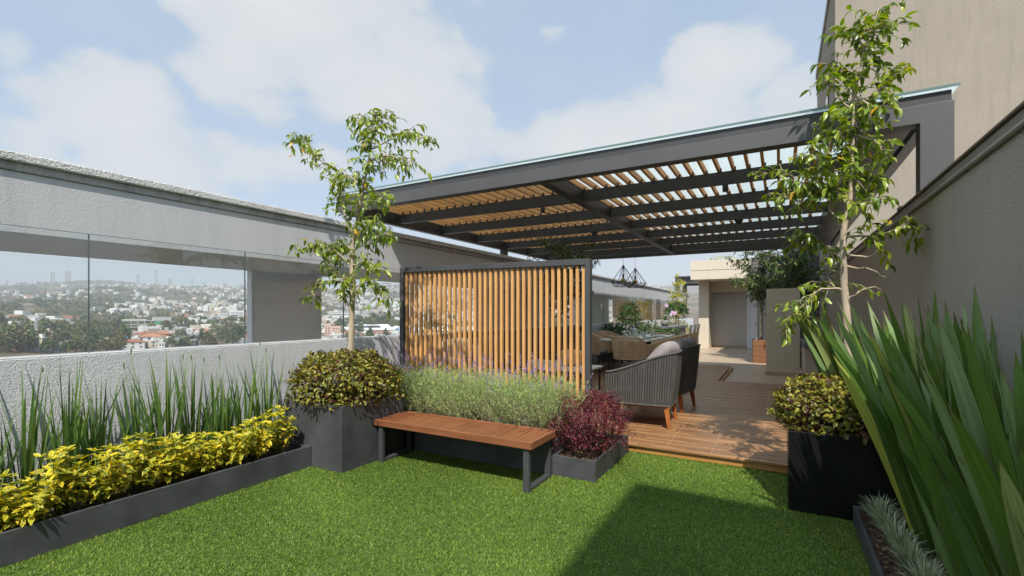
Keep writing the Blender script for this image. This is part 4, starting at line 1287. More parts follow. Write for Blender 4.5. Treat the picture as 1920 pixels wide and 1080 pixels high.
# ------------------------------------------------------------------ furniture
def u_path(w, d0, d1, rc, n=8):
    """plan of a tub seat open to -x: arm front, rounded back, arm front"""
    pts = [(-d0, -w)]
    for k in range(n + 1):
        a = -math.pi / 2 + (math.pi / 2) * k / n
        pts.append((d1 - rc + rc * math.cos(a), -w + rc + rc * math.sin(a)))
    for k in range(n + 1):
        a = (math.pi / 2) * k / n
        pts.append((d1 - rc + rc * math.cos(a), w - rc + rc * math.sin(a)))
    pts.append((-d0, w))
    return pts

def resample(pts, n):
    L = [0]
    for a, b in zip(pts[:-1], pts[1:]):
        L.append(L[-1] + math.hypot(b[0] - a[0], b[1] - a[1]))
    out = []
    for k in range(n):
        s = L[-1] * k / (n - 1)
        i = 1
        while i < len(L) - 1 and L[i] < s: i += 1
        f = (s - L[i - 1]) / max(1e-9, L[i] - L[i - 1])
        out.append((pts[i - 1][0] + (pts[i][0] - pts[i - 1][0]) * f, pts[i - 1][1] + (pts[i][1] - pts[i - 1][1]) * f))
    return out

def tub(t, top, bot, zarm, zback, zbot, nst, sw, matn, railmat, rail_r, xarm, xback):
    """woven strands between a bottom rail and a raking top rail"""
    A = resample(top, nst); B = resample(bot, nst)
    def zt(x): 
        f = min(1, max(0, (x - xarm) / (xback - xarm)))
        f = f * f * (3 - 2 * f) * 0.5 + 0.5 * f
        return zarm + (zback - zarm) * f
    w = MB()
    for (ax, ay), (bx, by), k in zip(A, B, range(nst)):
        tx, ty = A[min(k + 1, nst - 1)][0] - A[max(k - 1, 0)][0], A[min(k + 1, nst - 1)][1] - A[max(k - 1, 0)][1]
        ln = math.hypot(tx, ty); tx /= ln; ty /= ln
        nx_, ny_ = ty, -tx
        z1 = zt(ax)
        ring = []
        for (px0, py0, pz) in ((bx, by, zbot), ((ax + bx) / 2 + nx_ * 0.006, (ay + by) / 2 + ny_ * 0.006, (z1 + zbot) / 2), (ax, ay, z1)):
            for q in range(6):
                an = 2 * math.pi * q / 6
                ring.append((px0 + tx * sw * .5 * math.cos(an) + nx_ * 0.007 * math.sin(an), py0 + ty * sw * .5 * math.cos(an) + ny_ * 0.007 * math.sin(an), pz))
        fs = []
        for i in range(2):
            for q in range(6):
                q2 = (q + 1) % 6
                fs.append((i * 6 + q, i * 6 + q2, i * 6 + 6 + q2, i * 6 + 6 + q))
        w.add(ring, fs, True)
    w.build('rope_weave', M[matn], t)
    rl = MB()
    rl.tube([(x, y, zt(x) + 0.002) for x, y in resample(top, 60)], rail_r, 8)
    rl.build('top_rail', M[railmat], t)
    rb = MB()
    rb.tube([(x, y, zbot) for x, y in resample(bot, 60)], rail_r * 0.8, 8)
    rb.build('bottom_rail', M[railmat], t)
    return zt

def armchair(label, loc, rz, pillow):
    t = thing('lounge_armchair', label, 'armchair', loc, rz, 'lounge armchairs on the deck')
    zt = tub(t, u_path(0.385, 0.44, 0.42, 0.13), u_path(0.355, 0.42, 0.345, 0.07), 0.655, 0.92, 0.275, 76, 0.029, 'rope', 'rope', 0.016, -0.44, 0.40)
    sf = MB()
    sf.box(-0.44, 0.335, -0.345, 0.345, 0.245, 0.27)
    sf.box(-0.475, -0.441, -0.352, 0.352, 0.215, 0.275)
    sf.build('seat_frame', M['teak'], t, 0.004)
    for sx, sy in ((-1, -1), (-1, 1), (1, -1), (1, 1)):
        x = -0.43 if sx < 0 else 0.29
        lg = MB()
        e = 0.035 if sx > 0 else -0.02
        vs = []
        for z, hw, ox in ((0.0, 0.019, e), (0.244, 0.031, 0.0)):
            for i, j in ((-1, -1), (1, -1), (1, 1), (-1, 1)):
                vs.append((x + ox + i * hw, sy * (0.31 + (0.015 if z == 0 else 0)) + j * hw, z))
        lg.add(vs, [(3, 2, 1, 0), (4, 5, 6, 7), (0, 1, 5, 4), (1, 2, 6, 5), (2, 3, 7, 6), (3, 0, 4, 7)])
        lg.build('leg', M['teak'], t, 0.004)
    cu = MB()
    cushion(cu, (-0.085, 0, 0.345), 0.40, 0.335, 0.085, p=6)
    cu.build('seat_cushion', M['fabric'], t)
    Mr = Matrix.Rotation(R(-8 if pillow == 'fabric' else 6), 3, 'Z') @ Matrix.Rotation(R(-52), 3, 'Y')
    pc = MB()
    cushion(pc, (0.16, -0.01, 0.765), 0.33, 0.335, 0.125, Mr, p=9.0, wr=0.02)
    pc.build('back_pillow', M[pillow], t)
    return t
armchair('near charcoal rope armchair with a pale grey pillow and orange teak legs', (-1.51, 6.24, 0.096), R(4), 'fabric')
armchair('far charcoal rope armchair with a darker grey pillow, behind the other one', (-1.49, 7.36, 0.096), R(-6), 'fabric2')

def dining_chair(label, loc, rz, group='tan rope chairs around the dining table', rope='tanrope'):
    t = thing('dining_chair', label, 'chair', loc, rz, group)
    tub(t, u_path(0.325, 0.30, 0.36, 0.24), u_path(0.28, 0.30, 0.28, 0.18), 0.70, 0.90, 0.44, 60, 0.024, rope, rope, 0.014, -0.30, 0.30)
    cu = MB(); cushion(cu, (-0.03, 0, 0.475), 0.30, 0.275, 0.045, p=5)
    cu.build('seat_cushion', M['fabric'], t)
    for sx, sy in ((-1, -1), (-1, 1), (1, -1), (1, 1)):
        x = -0.26 if sx < 0 else 0.20
        MB().tube([(x + 0.05 * sx, sy * 0.285, 0.0), (x, sy * 0.24, 0.435)], [0.011, 0.014], 8).build('leg', M['blackmetal'], t)
    sfm = MB().box(-0.29, 0.26, -0.26, 0.26, 0.415, 0.436)
    sfm.build('seat_frame', M['blackmetal'], t, 0.004)
    return t
Z = 0.096
dining_chair('tan rope chair at the near head of the dining table, back to the camera', (-2.80, 10.02, Z), R(-92))
dining_chair('tan rope chair at the far head of the dining table', (-3.05, 14.10, 0.002), R(90))
for k, (y, nm) in enumerate(((10.95, 'nearest'), (11.75, 'second'), (12.6, 'third'))):
    dining_chair(nm + ' tan rope chair along the parapet side of the dining table', (-3.92, y, Z), R(180 + (-6, 4, 2)[k]))
for k, (y, nm) in enumerate(((10.75, 'nearest'), (11.55, 'second'), (12.4, 'third'), (13.2, 'farthest'))):
    dining_chair(nm + ' tan rope chair along the armchair side of the dining table', (-2.22, y, Z), R((3, -2, 2, -3)[k]))

t = thing('dining_table', 'long dining table with a pale stone top on dark pedestals, laid for a meal', 'table', (-3.05, 11.95, Z))
W(MB().box(-3.60, -2.50, 10.40, 13.50, 0.872, 0.900).build('table_top', M['stone'], t, 0.004))
for yy in (11.1, 12.8):
    W(MB().box(-3.11, -2.99, yy - 0.06, yy + 0.06, 0.125, 0.871).build('pedestal', M['blackmetal'], t, 0.003))
    W(MB().box(-3.35, -2.75, yy - 0.3, yy + 0.3, 0.097, 0.124).build('base_plate', M['blackmetal'], t, 0.003))
for k, (x, y) in enumerate([(-2.72, 10.95), (-2.72, 11.7), (-2.72, 12.5), (-3.36, 10.95), (-3.36, 11.7), (-3.36, 12.5)]):
    side = 'armchair side' if x > -3 else 'parapet side'
    w3 = ('near', 'middle', 'far')[k % 3]
    o = MB().lathe([(0.185, 0.0), (0.19, 0.003), (0.185, 0.006)], 28).build('placemat', M['wicker'])
    o.location = (x, y, 0.9012); tag(o, f'{w3} round woven placemat on the {side} of the table', 'placemat', 'placemats on the dining table')
    o = MB().lathe([(0.07, 0.0), (0.09, 0.004), (0.135, 0.014), (0.137, 0.018), (0.09, 0.009), (0.02, 0.008)], 28).build('plate', M['ceramic'])
    o.location = (x, y, 0.9078); tag(o, f'{w3} pale green plate on the {side} of the table', 'plate', 'plates on the dining table')
    for dx in (0.0,):
        o = MB().lathe([(0.030, 0.0), (0.036, 0.002), (0.040, 0.11), (0.037, 0.11), (0.033, 0.008)], 20).build('glass_tumbler', M['ceramic'])
        o.location = (x + (0.20 if x < -3 else -0.20), y + 0.12, 0.9012); tag(o, f'{w3} green tumbler on the {side} of the table', 'tumbler', 'tumblers on the dining table')
o = MB().lathe([(0.045, 0), (0.055, 0.004), (0.058, 0.2), (0.05, 0.24), (0.046, 0.24), (0.05, 0.19), (0.046, 0.01)], 22).build('carafe', M['ceramic'])
o.location = (-3.02, 11.35, 0.9012); tag(o, 'tall green glass carafe in the middle of the dining table', 'carafe')

# lounge set behind the screen
t = thing('coffee_table', 'low table with a white marble top on thin black legs', 'table', (-3.35, 7.7, Z))
W(MB().box(-3.98, -2.75, 7.30, 8.20, 0.530, 0.562).build('table_top', M['marble'], t, 0.004))
for x in (-3.94, -2.80):
    for y in (7.36, 8.14):
        W(MB().box(x - 0.014, x + 0.014, y - 0.014, y + 0.014, 0.097, 0.529).build('leg', M['blackmetal'], t))
t = thing('gourd_lantern', 'round terracotta gourd lantern with a brown cap on the marble table', 'lantern', (-3.28, 8.0, 0.5625))
MB().lathe([(0.10, 0.0), (0.17, 0.03), (0.215, 0.10), (0.22, 0.17), (0.19, 0.24), (0.14, 0.285), (0.12, 0.29)], 26).build('body', M['gourd'], t)
MB().lathe([(0.122, 0.291), (0.125, 0.30), (0.09, 0.33), (0.085, 0.39), (0.08, 0.40)], 22).build('cap', M['gourdcap'], t)
t = thing('lounge_sofa', 'dark framed lounge sofa with plum grey cushions behind the slatted screen', 'sofa', (-4.2, 6.3, Z))
fr = MB().box(-4.56, -3.72, 5.35, 7.25, 0.22, 0.32)
fr.box(-4.56, -4.46, 5.35, 7.25, 0.321, 0.98)
vs = []
W(fr.build('frame', M['darkwood'], t, 0.006))
for y0 in (5.28, 7.252):
    a = MB()
    a.add([(-4.56, y0, 0.15), (-3.75, y0, 0.15), (-3.72, y0, 0.62), (-4.56, y0, 1.0), (-4.56, y0 + 0.06, 0.15), (-3.75, y0 + 0.06, 0.15), (-3.72, y0 + 0.06, 0.62), (-4.56, y0 + 0.06, 1.0)],
          [(3, 2, 1, 0), (4, 5, 6, 7), (0, 1, 5, 4), (1, 2, 6, 5), (2, 3, 7, 6), (3, 0, 4, 7)])
    W(a.build('arm', M['darkwood'], t, 0.006))
for x in (-4.5, -3.8):
    for y in (5.45, 7.15):
        W(MB().box(x - 0.025, x + 0.025, y - 0.025, y + 0.025, 0.097, 0.219).build('leg', M['teak'], t))
for y in (5.83, 6.78):
    W(cushion(MB(), (-4.08, y, 0.42), 0.36, 0.46, 0.10, p=6).build('seat_cushion', M['fabric3'], t))
    W(cushion(MB(), (-4.32, y, 0.80), 0.33, 0.44, 0.13, Matrix.Rotation(R(105), 3, 'Y'), p=3.6, wr=0.01).build('back_pillow', M['fabric3'] if y > 6 else M['fabric'], t))
t = thing('side_table', 'small dark wooden side table beyond the lounge sofa', 'table', (-4.2, 8.7, Z))
W(MB().box(-4.5, -3.7, 8.3, 8.95, 0.50, 0.53).build('table_top', M['stone'], t, 0.003))
W(MB().box(-4.48, -3.72, 8.32, 8.93, 0.36, 0.499).build('apron', M['darkwood'], t, 0.003))
for x in (-4.45, -3.75):
    for y in (8.35, 8.9):
        W(MB().box(x - 0.025, x + 0.025, y - 0.025, y + 0.025, 0.097, 0.359).build('leg', M['darkwood'], t))

# pendant lamps
def pendant(label, x, y, ztop, zap):
    t = thing('pendant_lamp', label, 'lamp', (x, y, ztop), group='wire pendant lamps over the dining table')
    L = ztop - zap
    MB().tube([(0, 0, 0), (0, 0, -L)], 0.004, 6).build('cord', M['blackmetal'], t)
    MB().lathe([(0.05, -0.02), (0.05, -0.001)], 16).build('ceiling_rose', M['blackmetal'], t)
    w = MB()
    n = 8
    zt, zw, zb = -L, -L - 0.36, -L - 0.47
    top = [(0.025 * math.cos(2 * math.pi * k / n), 0.025 * math.sin(2 * math.pi * k / n), zt) for k in range(n)]
    mid = [(0.285 * math.cos(2 * math.pi * k / n), 0.285 * math.sin(2 * math.pi * k / n), zw) for k in range(n)]
    bot = [(0.20 * math.cos(2 * math.pi * (k + .5) / n), 0.20 * math.sin(2 * math.pi * (k + .5) / n), zb) for k in range(n)]
    for k in range(n):
        k2 = (k + 1) % n
        for a, b in ((top[k], mid[k]), (mid[k], mid[k2]), (mid[k], bot[k]), (mid[k2], bot[k]), (bot[k], bot[k2])):
            w.tube([a, b], 0.0055, 5)
    w.lathe([(0.028, zt - 0.01), (0.03, zt), (0.008, zt + 0.05)], 10)
    w.build('cage', M['blackmetal'], t)
    MB().lathe([(0.022, -L - 0.26), (0.026, -L - 0.18), (0.010, -L - 0.165), (0.010, -L + 0.0)], 12).build('socket', M['blackmetal'], t)
    MB().lathe([(0.01, -L - 0.385), (0.045, -L - 0.36), (0.058, -L - 0.325), (0.04, -L - 0.28), (0.02, -L - 0.262)], 14).build('bulb', M['brass'], t)
pendant('left black wire cage pendant lamp over the dining table', -3.23, 11.09, 3.044, 2.597)
pendant('right black wire cage pendant lamp over the dining table', -3.27, 12.31, 3.044, 2.633)

# second table with bar chairs and the orchid
t = thing('grey_table', 'grey outdoor table in the sun beyond the dining table', 'table', (-3.55, 18.6, 0))
W(MB().box(-3.92, -3.2, 17.2, 20.0, 0.94, 1.03).build('table_top', M['counter'], t, 0.006))
W(MB().box(-3.86, -3.76, 17.3, 19.9, 0.002, 0.939).build('leg', M['counter'], t, 0.004))
W(MB().box(-3.36, -3.26, 17.3, 19.9, 0.002, 0.939).build('leg', M['counter'], t, 0.004))
def slim_chair(label, loc, rz):
    t = thing('slim_chair', label, 'chair', loc, rz, 'dark chairs at the grey table')
    for sy in (-0.18, 0.18):
        MB().tube([(0.2, sy, 0), (0.2, sy, 0.45), (0.30, sy, 1.08)], 0.014, 6).build('leg', M['rope'], t)
        MB().tube([(-0.2, sy, 0), (-0.2, sy, 0.45)], 0.014, 6).build('leg', M['rope'], t)
    MB().box(-0.22, 0.22, -0.21, 0.21, 0.451, 0.49).build('seat', M['rope'], t, 0.01)
    b = MB()
    for q in range(7):
        y = -0.19 + 0.38 * q / 6
        b.tube([(0.215, y, 0.5), (0.26, y, 0.85), (0.30, y, 1.08)], 0.026, 5)
    b.build('backrest', M['rope'], t)
for k, y in enumerate((17.5, 18.4, 19.3)):
    slim_chair(('nearest', 'middle', 'farthest')[k] + ' dark woven chair on the entrance side of the grey table', (-2.98, y, 0.002), 0)
for k, y in enumerate((17.9, 18.9)):
    slim_chair(('near', 'far')[k] + ' dark woven chair on the parapet side of the grey table', (-4.2, y, 0.002), math.pi)
t = thing('orchid_pot', 'pink flowering orchid in a mottled grey pot on the grey table', 'orchid', (-3.6, 17.6, 1.031))
MB().lathe([(0.08, 0.0), (0.14, 0.05), (0.155, 0.13), (0.13, 0.21), (0.11, 0.215)], 20).build('pot', M['pot'], t)
rd = random.Random(9)
P = [(0, 0, 0.2)] * 6; D = [(-0.8, 0.1, 0.5), (0.8, 0.0, 0.5), (-0.5, -0.6, 0.6), (0.6, 0.5, 0.4), (-0.3, 0.5, 0.9), (0.3, -0.5, 0.8)]
V, F4, F3, rim = leaves(P, D, [(0, 0, 1)] * 6, 0.30, 0.085, 0.35, 0.2)
np_mesh('leaves', V, F4, F3, M['boxleaf'], t, rim)
sb = MB(); P = []; D = []
for a in ((0.06, 0.75, 0.16), (0.30, 0.46, 0.30)):
    pass
for (ex, ez) in ((0.06, 0.76), (0.33, 0.48)):
    sb.tube([(0, 0, 0.2), (ex * 0.2, 0, ez * 0.6), (ex * 0.6, 0, ez), (ex, 0, ez * 0.98)], 0.006, 5)
    for q in range(7):
        c = (ex * (0.6 + 0.5 * q / 6) , rd.uniform(-.04, .04), ez * 0.98 + rd.uniform(-.06, .05))
        for j in range(5):
            an = 2 * math.pi * j / 5
            P.append(c); D.append((math.cos(an), -0.3, math.sin(an)))
sb.build('stalk', M['greenstem'], t)
V, F4, F3, rim = leaves(P, D, [(0, -1, 0)] * len(P), 0.055, 0.045, 0.1, 0.1)
np_mesh('flowers', V, F4, F3, M['petal'], t, rim)
# ------------------------------------------------------------------ the city on the far slope
EYE = 1.5
PROF = [(0, -60), (350, -60), (550, -47), (750, -33), (1000, -17), (1400, 10), (2000, 62), (2600, 115), (3200, 165), (4200, 233), (5000, 270), (6500, 310)]
PR = np.array(PROF, float)
def ground(phi, r):
    """height of the land; phi counted from +y towards -x, in radians"""
    phi = np.asarray(phi, float); r = np.asarray(r, float)
    off = phi - R(29.425)
    c = np.maximum(np.cos(off), 0.6)
    z = np.interp(r, PR[:, 0], PR[:, 1])
    bump = 4 * np.sin(r / 130 + 3 * phi) + 5 * np.sin(phi * 23 + r / 400) + 3 * np.sin(phi * 57 - r / 90)
    crest = 14 * np.sin(phi * 11 + 0.6) + 9 * np.sin(phi * 27) 
    z = z * c + bump * np.clip((r - 400) / 800, 0, 1.5) + crest * np.clip((r - 1500) / 2200, 0, 1.2)
    return EYE + z
def at(phi_deg, r):
    p = R(phi_deg)
    return Vector((-math.sin(p) * r, math.cos(p) * r, float(ground(p, r))))

rs = np.concatenate([np.linspace(0.5, 300, 6), np.linspace(350, 1500, 47), np.geomspace(1550, 6300, 46)])
ph = np.linspace(0, 2 * math.pi, 361)[:-1]
PH, RS = np.meshgrid(ph, rs)
Zg = ground(((PH + math.pi) % (2 * math.pi)) - math.pi, RS)
V = np.stack([-np.sin(PH) * RS, np.cos(PH) * RS, Zg], -1).reshape(-1, 3)
nph = len(ph)
j, i = np.meshgrid(np.arange(len(rs) - 1), np.arange(nph), indexing='ij')
i2 = (i + 1) % nph
F4 = np.stack([j * nph + i, j * nph + i2, (j + 1) * nph + i2, (j + 1) * nph + i], -1).reshape(-1, 4)[:, ::-1]

m, nt, out = new_mat('city_ground')
p = N(nt, 'ShaderNodeBsdfPrincipled', Roughness=0.95)
p.inputs['Specular IOR Level'].default_value = 0.1
tc = N(nt, 'ShaderNodeTexCoord')
nz = N(nt, 'ShaderNodeTexNoise', Scale=0.012, Detail=8.0, Roughness=0.7)
nt.links.new(tc.outputs['Object'], nz.inputs['Vector'])
rp = ramp(nt, [(0.30, (0.035, 0.05, 0.022)), (0.45, (0.06, 0.065, 0.03)), (0.55, (0.16, 0.10, 0.055)), (0.62, (0.22, 0.19, 0.16)), (0.75, (0.06, 0.07, 0.035))])
nt.links.new(nz.outputs['Fac'], rp.inputs['Fac']); nt.links.new(rp.outputs['Color'], p.inputs['Base Color'])
nt.links.new(p.outputs[0], out.inputs[0])
M['cground'] = m
o = np_mesh('terrain', V, F4, np.zeros((0, 3), int), M['cground'])
o['kind'] = 'structure'

t = thing('apartment_block', 'tall apartment block carrying the roof terrace', 'building', (2.0, 10.0, -55.0))
W(MB().box(-7.0, 14.0, -14.0, 45.0, -62.0, -0.55).build('wall', M['greige'], t))

def in_view(pd):
    return (58.9 < pd < 77.2) or (42.6 < pd < 51.0) or (34.2 < pd < 42.3) or (22.3 < pd < 24.5)

# --- house shapes (shared meshes)
def house_shape(k):
    rd = random.Random(900 + k)
    w, d, h = rd.uniform(9, 15), rd.uniform(8, 13), rd.choice((3.5, 6.2, 6.4, 9.0))
    wl = MB().box(-w / 2, w / 2, -d / 2, d / 2, -9, h)
    if k % 2:
        a = rd.uniform(-w / 2, 0); 
        wl.box(a, a + w * 0.5, -d / 2 - 2.5, -d / 2 - 0.02, -9, h * 0.55)
    rf = MB()
    if k == 2:      # pitched tile roof
        e = 0.7
        rf.add([(-w / 2 - e, -d / 2 - e, h), (w / 2 + e, -d / 2 - e, h), (w / 2 + e, d / 2 + e, h), (-w / 2 - e, d / 2 + e, h),
                (-w / 4, 0, h + 2.4), (w / 4, 0, h + 2.4)], [(0, 1, 5, 4), (1, 2, 5), (2, 3, 4, 5), (3, 0, 4), (3, 2, 1, 0)])
        rf.box(w * 0.1, w * 0.1 + 1, -0.5, 0.5, h + 1.5, h + 3.2)
    else:
        rf.box(-w / 2 - 0.25, w / 2 + 0.25, -d / 2 - 0.25, d / 2 + 0.25, h + 0.01, h + 0.5)
        bx = rd.uniform(-w / 3, w / 6); by = rd.uniform(-d / 3, 0)
        rf.box(bx, bx + 3.2, by, by + 3.0, h + 0.51, h + 3.0)
        rf.lathe([(0.7, 0), (0.75, 1.4), (0.2, 1.8)], 8, (w / 3, d / 5, h + 0.51))
    wn = []
    nfl = max(1, int(h / 3))
    for f in range(nfl):
        for q in range(3):
            x = -w / 2 + w * (q + 0.5) / 3 + rd.uniform(-.4, .4)
            wn.append(MB().box(x - 0.8, x + 0.8, -d / 2 - 0.06, -d / 2 + 0.02, 0.9 + 2.9 * f, 2.3 + 2.9 * f))
    return wl, rf, wn
protos = []
for k in range(8):
    wl, rf, wn = house_shape(k)
    a = wl.build('house', M['citywall']); b_ = rf.build('roof', M['cityroof'], a)
    ws = [q.build('window', M['window'], a) for q in wn]
    protos.append((a, b_, ws))

WALLC = [('white', (0.64, 0.63, 0.60)), ('pale grey', (0.48, 0.47, 0.45)), ('white', (0.58, 0.56, 0.52)), ('cream', (0.56, 0.48, 0.36)), ('grey', (0.33, 0.33, 0.33)),
         ('dark grey', (0.13, 0.135, 0.14)), ('brick red', (0.30, 0.15, 0.10)), ('cream', (0.52, 0.46, 0.37)), ('grey', (0.40, 0.40, 0.39)), ('beige', (0.46, 0.40, 0.32)), ('pink', (0.58, 0.40, 0.33))]
ROOFC = {'flat': [('white', (0.66, 0.65, 0.62)), ('grey', (0.34, 0.33, 0.32)), ('grey', (0.28, 0.27, 0.26)), ('white', (0.58, 0.57, 0.55)), ('beige', (0.46, 0.40, 0.32))],
         'pitched': [('terracotta', (0.36, 0.16, 0.09)), ('brick red', (0.28, 0.11, 0.075))]}
def where(pd):
    if pd > 68.0: return 'behind the left panes'
    if pd > 58: return 'left of the concrete column'
    if pd > 42.4: return 'between column and slatted screen'
    if pd > 33: return 'behind the left slats'
    return 'behind the right slats'
def depth(r):
    if r < 700: return 'at the foot'
    if r < 880: return 'low on the slope'
    if r < 1150: return 'halfway up the slope'
    return 'high on the slope'

cr = np.random.default_rng(77)
def density(pd, r):
    """streets of houses lie in clumps, woods between them"""
    a = math.sin(R(pd) * 31 + r / 160) + math.sin(R(pd) * 17 - r / 230 + 1.3)
    if r < 760 and pd <= 68: a += 0.8
    if pd > 68: a -= 0.35 if r < 900 else 0.6
    elif pd > 58: a += 0.7
    else: a += 1.1
    return a
hs = []
while len(hs) < 7200:
    pd = cr.uniform(12, 86)
    r = 560 * (4600 / 560) ** cr.uniform(0, 1) if len(hs) % 3 else math.sqrt(cr.uniform(560 ** 2, 4500 ** 2))
    if density(pd, r) + cr.normal(0, 0.5) < 0.15: continue
    hs.append((r, pd))
# sites of the big buildings and the bare lot stay free
SITES = [(66.0, 790, 62), (49.6, 700, 26), (45.0, 735, 75), (40.2, 735, 60), (48.9, 1150, 62), (59.4, 1090, 26), (73.6, 800, 24), (66.4, 676, 22), (70.6, 655, 60)]
def free(pd, r):
    q = at(pd, r)
    for a, rr_, w in SITES:
        s = at(a, rr_)
        if (q - s).xy.length < w * 0.62 + 9: return False
    return True
hs = [h for h in hs if free(h[1], h[0])]
hs.sort()
near = [h for h in hs if in_view(h[1])][:255]
nearset = set(near)
used = [False] * 8
for (r, pd) in near:
    k = int(cr.integers(0, 8))
    a, b_, ws = protos[k]
    if used[k]:
        a2 = a.copy(); COL.objects.link(a2)
        b2 = b_.copy(); b2.parent = a2; COL.objects.link(b2)
        if r < 800:
            for w_ in ws:
                c = w_.copy(); c.parent = a2; COL.objects.link(c)
    else:
        a2, b2 = a, b_; used[k] = True
    kind = 'pitched' if k == 2 else 'flat'
    wn_, wc = WALLC[int(cr.integers(0, len(WALLC)))]
    rn_, rc = ROOFC[kind][int(cr.integers(0, len(ROOFC[kind])))]
    a2.location = at(pd, r)
    a2.rotation_euler = (0, 0, R(pd) + cr.choice((0.25, -0.35, 0.9, 0.1)) + cr.normal(0, 0.1))
    s = cr.uniform(0.75, 1.15)
    a2.scale = (s * cr.uniform(0.8, 1.3), s, cr.uniform(0.85, 1.25))
    a2.color = (*wc, 1); b2.color = (*rc, 1)
    lab = f'{wn_} house with {kind} {rn_} roof {depth(r)}, {where(pd)}'
    tag(a2, lab, 'house', lab.replace(' house', ' houses'))
for k in range(8):
    if not used[k]:
        for w_ in protos[k][2]: bpy.data.objects.remove(w_)
        bpy.data.objects.remove(protos[k][1]); bpy.data.objects.remove(protos[k][0])

far = [h for h in hs if h not in nearset]
n = len(far)
fr_ = np.array([h[0] for h in far]); fp = np.radians([h[1] for h in far])
w = cr.uniform(4, 9, n); d = cr.uniform(4, 8, n); h = cr.choice([3.2, 6.0, 6.5, 9.5, 12], n)
ct = np.stack([-np.sin(fp) * fr_, np.cos(fp) * fr_, ground(fp, fr_)], 1)
ya = fp + cr.choice([0.3, -0.4, 0.8], n)
ux = np.stack([np.cos(ya), np.sin(ya)], 1); uy = np.stack([-np.sin(ya), np.cos(ya)], 1)
V = np.empty((n, 8, 3))
for q, (sx, sy, sz) in enumerate([(-1, -1, 0), (1, -1, 0), (1, 1, 0), (-1, 1, 0), (-1, -1, 1), (1, -1, 1), (1, 1, 1), (-1, 1, 1)]):
    V[:, q, :2] = ct[:, :2] + ux * (w * sx)[:, None] + uy * (d * sy)[:, None]
    V[:, q, 2] = ct[:, 2] - 6 + sz * (6 + h)
b = (np.arange(n) * 8)[:, None]
F = np.concatenate([b + np.array([f]) for f in ((4, 5, 6, 7), (0, 1, 5, 4), (1, 2, 6, 5), (2, 3, 7, 6), (3, 0, 4, 7))])
o = np_mesh('distant_houses', V.reshape(-1, 3), F, np.zeros((0, 3), int), M['chouse'], smooth=False)
tag(o, 'thousands of small pale and terracotta houses covering the hazy far slope', 'houses', kind='stuff')

# --- trees of the slope
def clump(n, rx, rz, leaf, seed, base=0.0):
    r = np.random.default_rng(seed)
    d = rand_dirs(n, r); d[:, 2] = np.where(d[:, 2] < -0.4, -d[:, 2], d[:, 2])
    lump = 1 + 0.28 * np.sin(d[:, 0] * 5 + seed) * np.cos(d[:, 1] * 4 + seed) + 0.15 * np.sin(d[:, 2] * 8)
    P = d * (lump * r.uniform(0.45, 1.0, n) ** 0.5)[:, None] * np.array([rx, rx, rz])
    P[:, 2] += base
    u = rand_dirs(n, r); v = nrm(np.cross(u, rand_dirs(n, r)))
    s = (leaf * r.uniform(0.6, 1.3, n))[:, None]
    V = np.stack([P - u * s, P - v * s * 0.7, P + u * s, P + v * s * 0.7], 1)
    return V
tp = []
for k in range(6):
    rx = (4.0, 5.5, 3.0, 6.5, 4.5, 3.4)[k]; rz = (4.0, 4.5, 5.5, 5.0, 3.4, 3.0)[k]
    root = empty('broadleaf_tree')
    Vq = clump(420, rx, rz, 0.75, 950 + k, rz + 1.0)
    nq = len(Vq); bb = (np.arange(nq) * 4)[:, None]
    np_mesh('crown', Vq.reshape(-1, 3), bb + np.array([[0, 1, 2, 3]]), np.zeros((0, 3), int), M['cityleaf'], root, smooth=False)
    MB().tube([(0, 0, -3), (0.1, 0, rz * 0.6), (0, 0.1, rz + 1)], [0.5, 0.35, 0.2], 6).build('trunk', M['stem'], root)
    tp.append(root)
ts = []
while len(ts) < 9500:
    pd = cr.uniform(12, 86)
    r = 545 * (4500 / 545) ** cr.uniform(0, 1) if len(ts) % 2 else math.sqrt(cr.uniform(545 ** 2, 4500 ** 2))
    if density(pd, r) + cr.normal(0, 1.0) > 1.5: continue
    if not free(pd, r) and cr.random() < 0.97: continue
    if r < 740 and pd < 68.5 and cr.random() < 0.8: continue
    if r < 700 and pd >= 68.5 and cr.random() < 0.5: continue
    ts.append((r, pd))
# a thicker wood at the foot of the slope, seen through the left panes
for q in range(45):
    pd = cr.uniform(69.0, 77.5); r = cr.uniform(545, 640)
    if 69.4 < pd < 72.2 and r > 565: continue
    ts.append((r, pd))
ts.sort()
nt_ = [q for q in ts if in_view(q[1])][:290]
nset = set(nt_)
TK = ['round dark green tree', 'broad dark green tree', 'tall narrow green tree', 'wide spreading green tree', 'low rounded green tree', 'small bushy green tree']
usedt = [False] * 6
for (r, pd) in nt_:
    k = int(cr.integers(0, 6))
    o = copy_tree(tp[k]) if usedt[k] else tp[k]
    usedt[k] = True
    o.location = at(pd, r)
    s = cr.uniform(0.9, 1.7)
    o.scale = (s, s, s * cr.uniform(0.85, 1.2)); o.rotation_euler = (0, 0, cr.uniform(0, 6.28))
    lab = f'{TK[k]} {depth(r)}, {where(pd)}'
    tag(o, lab, 'tree', lab.replace(' tree', ' trees'))
ft = [q for q in ts if q not in nset]
var = [clump(46, 1.0, 0.9, 0.34, 980 + k, 0.75) for k in range(10)]
VV = []
for (r, pd) in ft:
    s = cr.uniform(3.0, 6.5)
    q = at(pd, r)
    VV.append(var[int(cr.integers(0, 10))] * s + np.array(q))
VV = np.concatenate(VV)
bb = (np.arange(len(VV)) * 4)[:, None]
o = np_mesh('distant_trees', VV.reshape(-1, 3), bb + np.array([[0, 1, 2, 3]]), np.zeros((0, 3), int), M['cityleaf'], smooth=False)
tag(o, 'dark green woods and street trees spread between the hazy far houses', 'trees', kind='stuff')

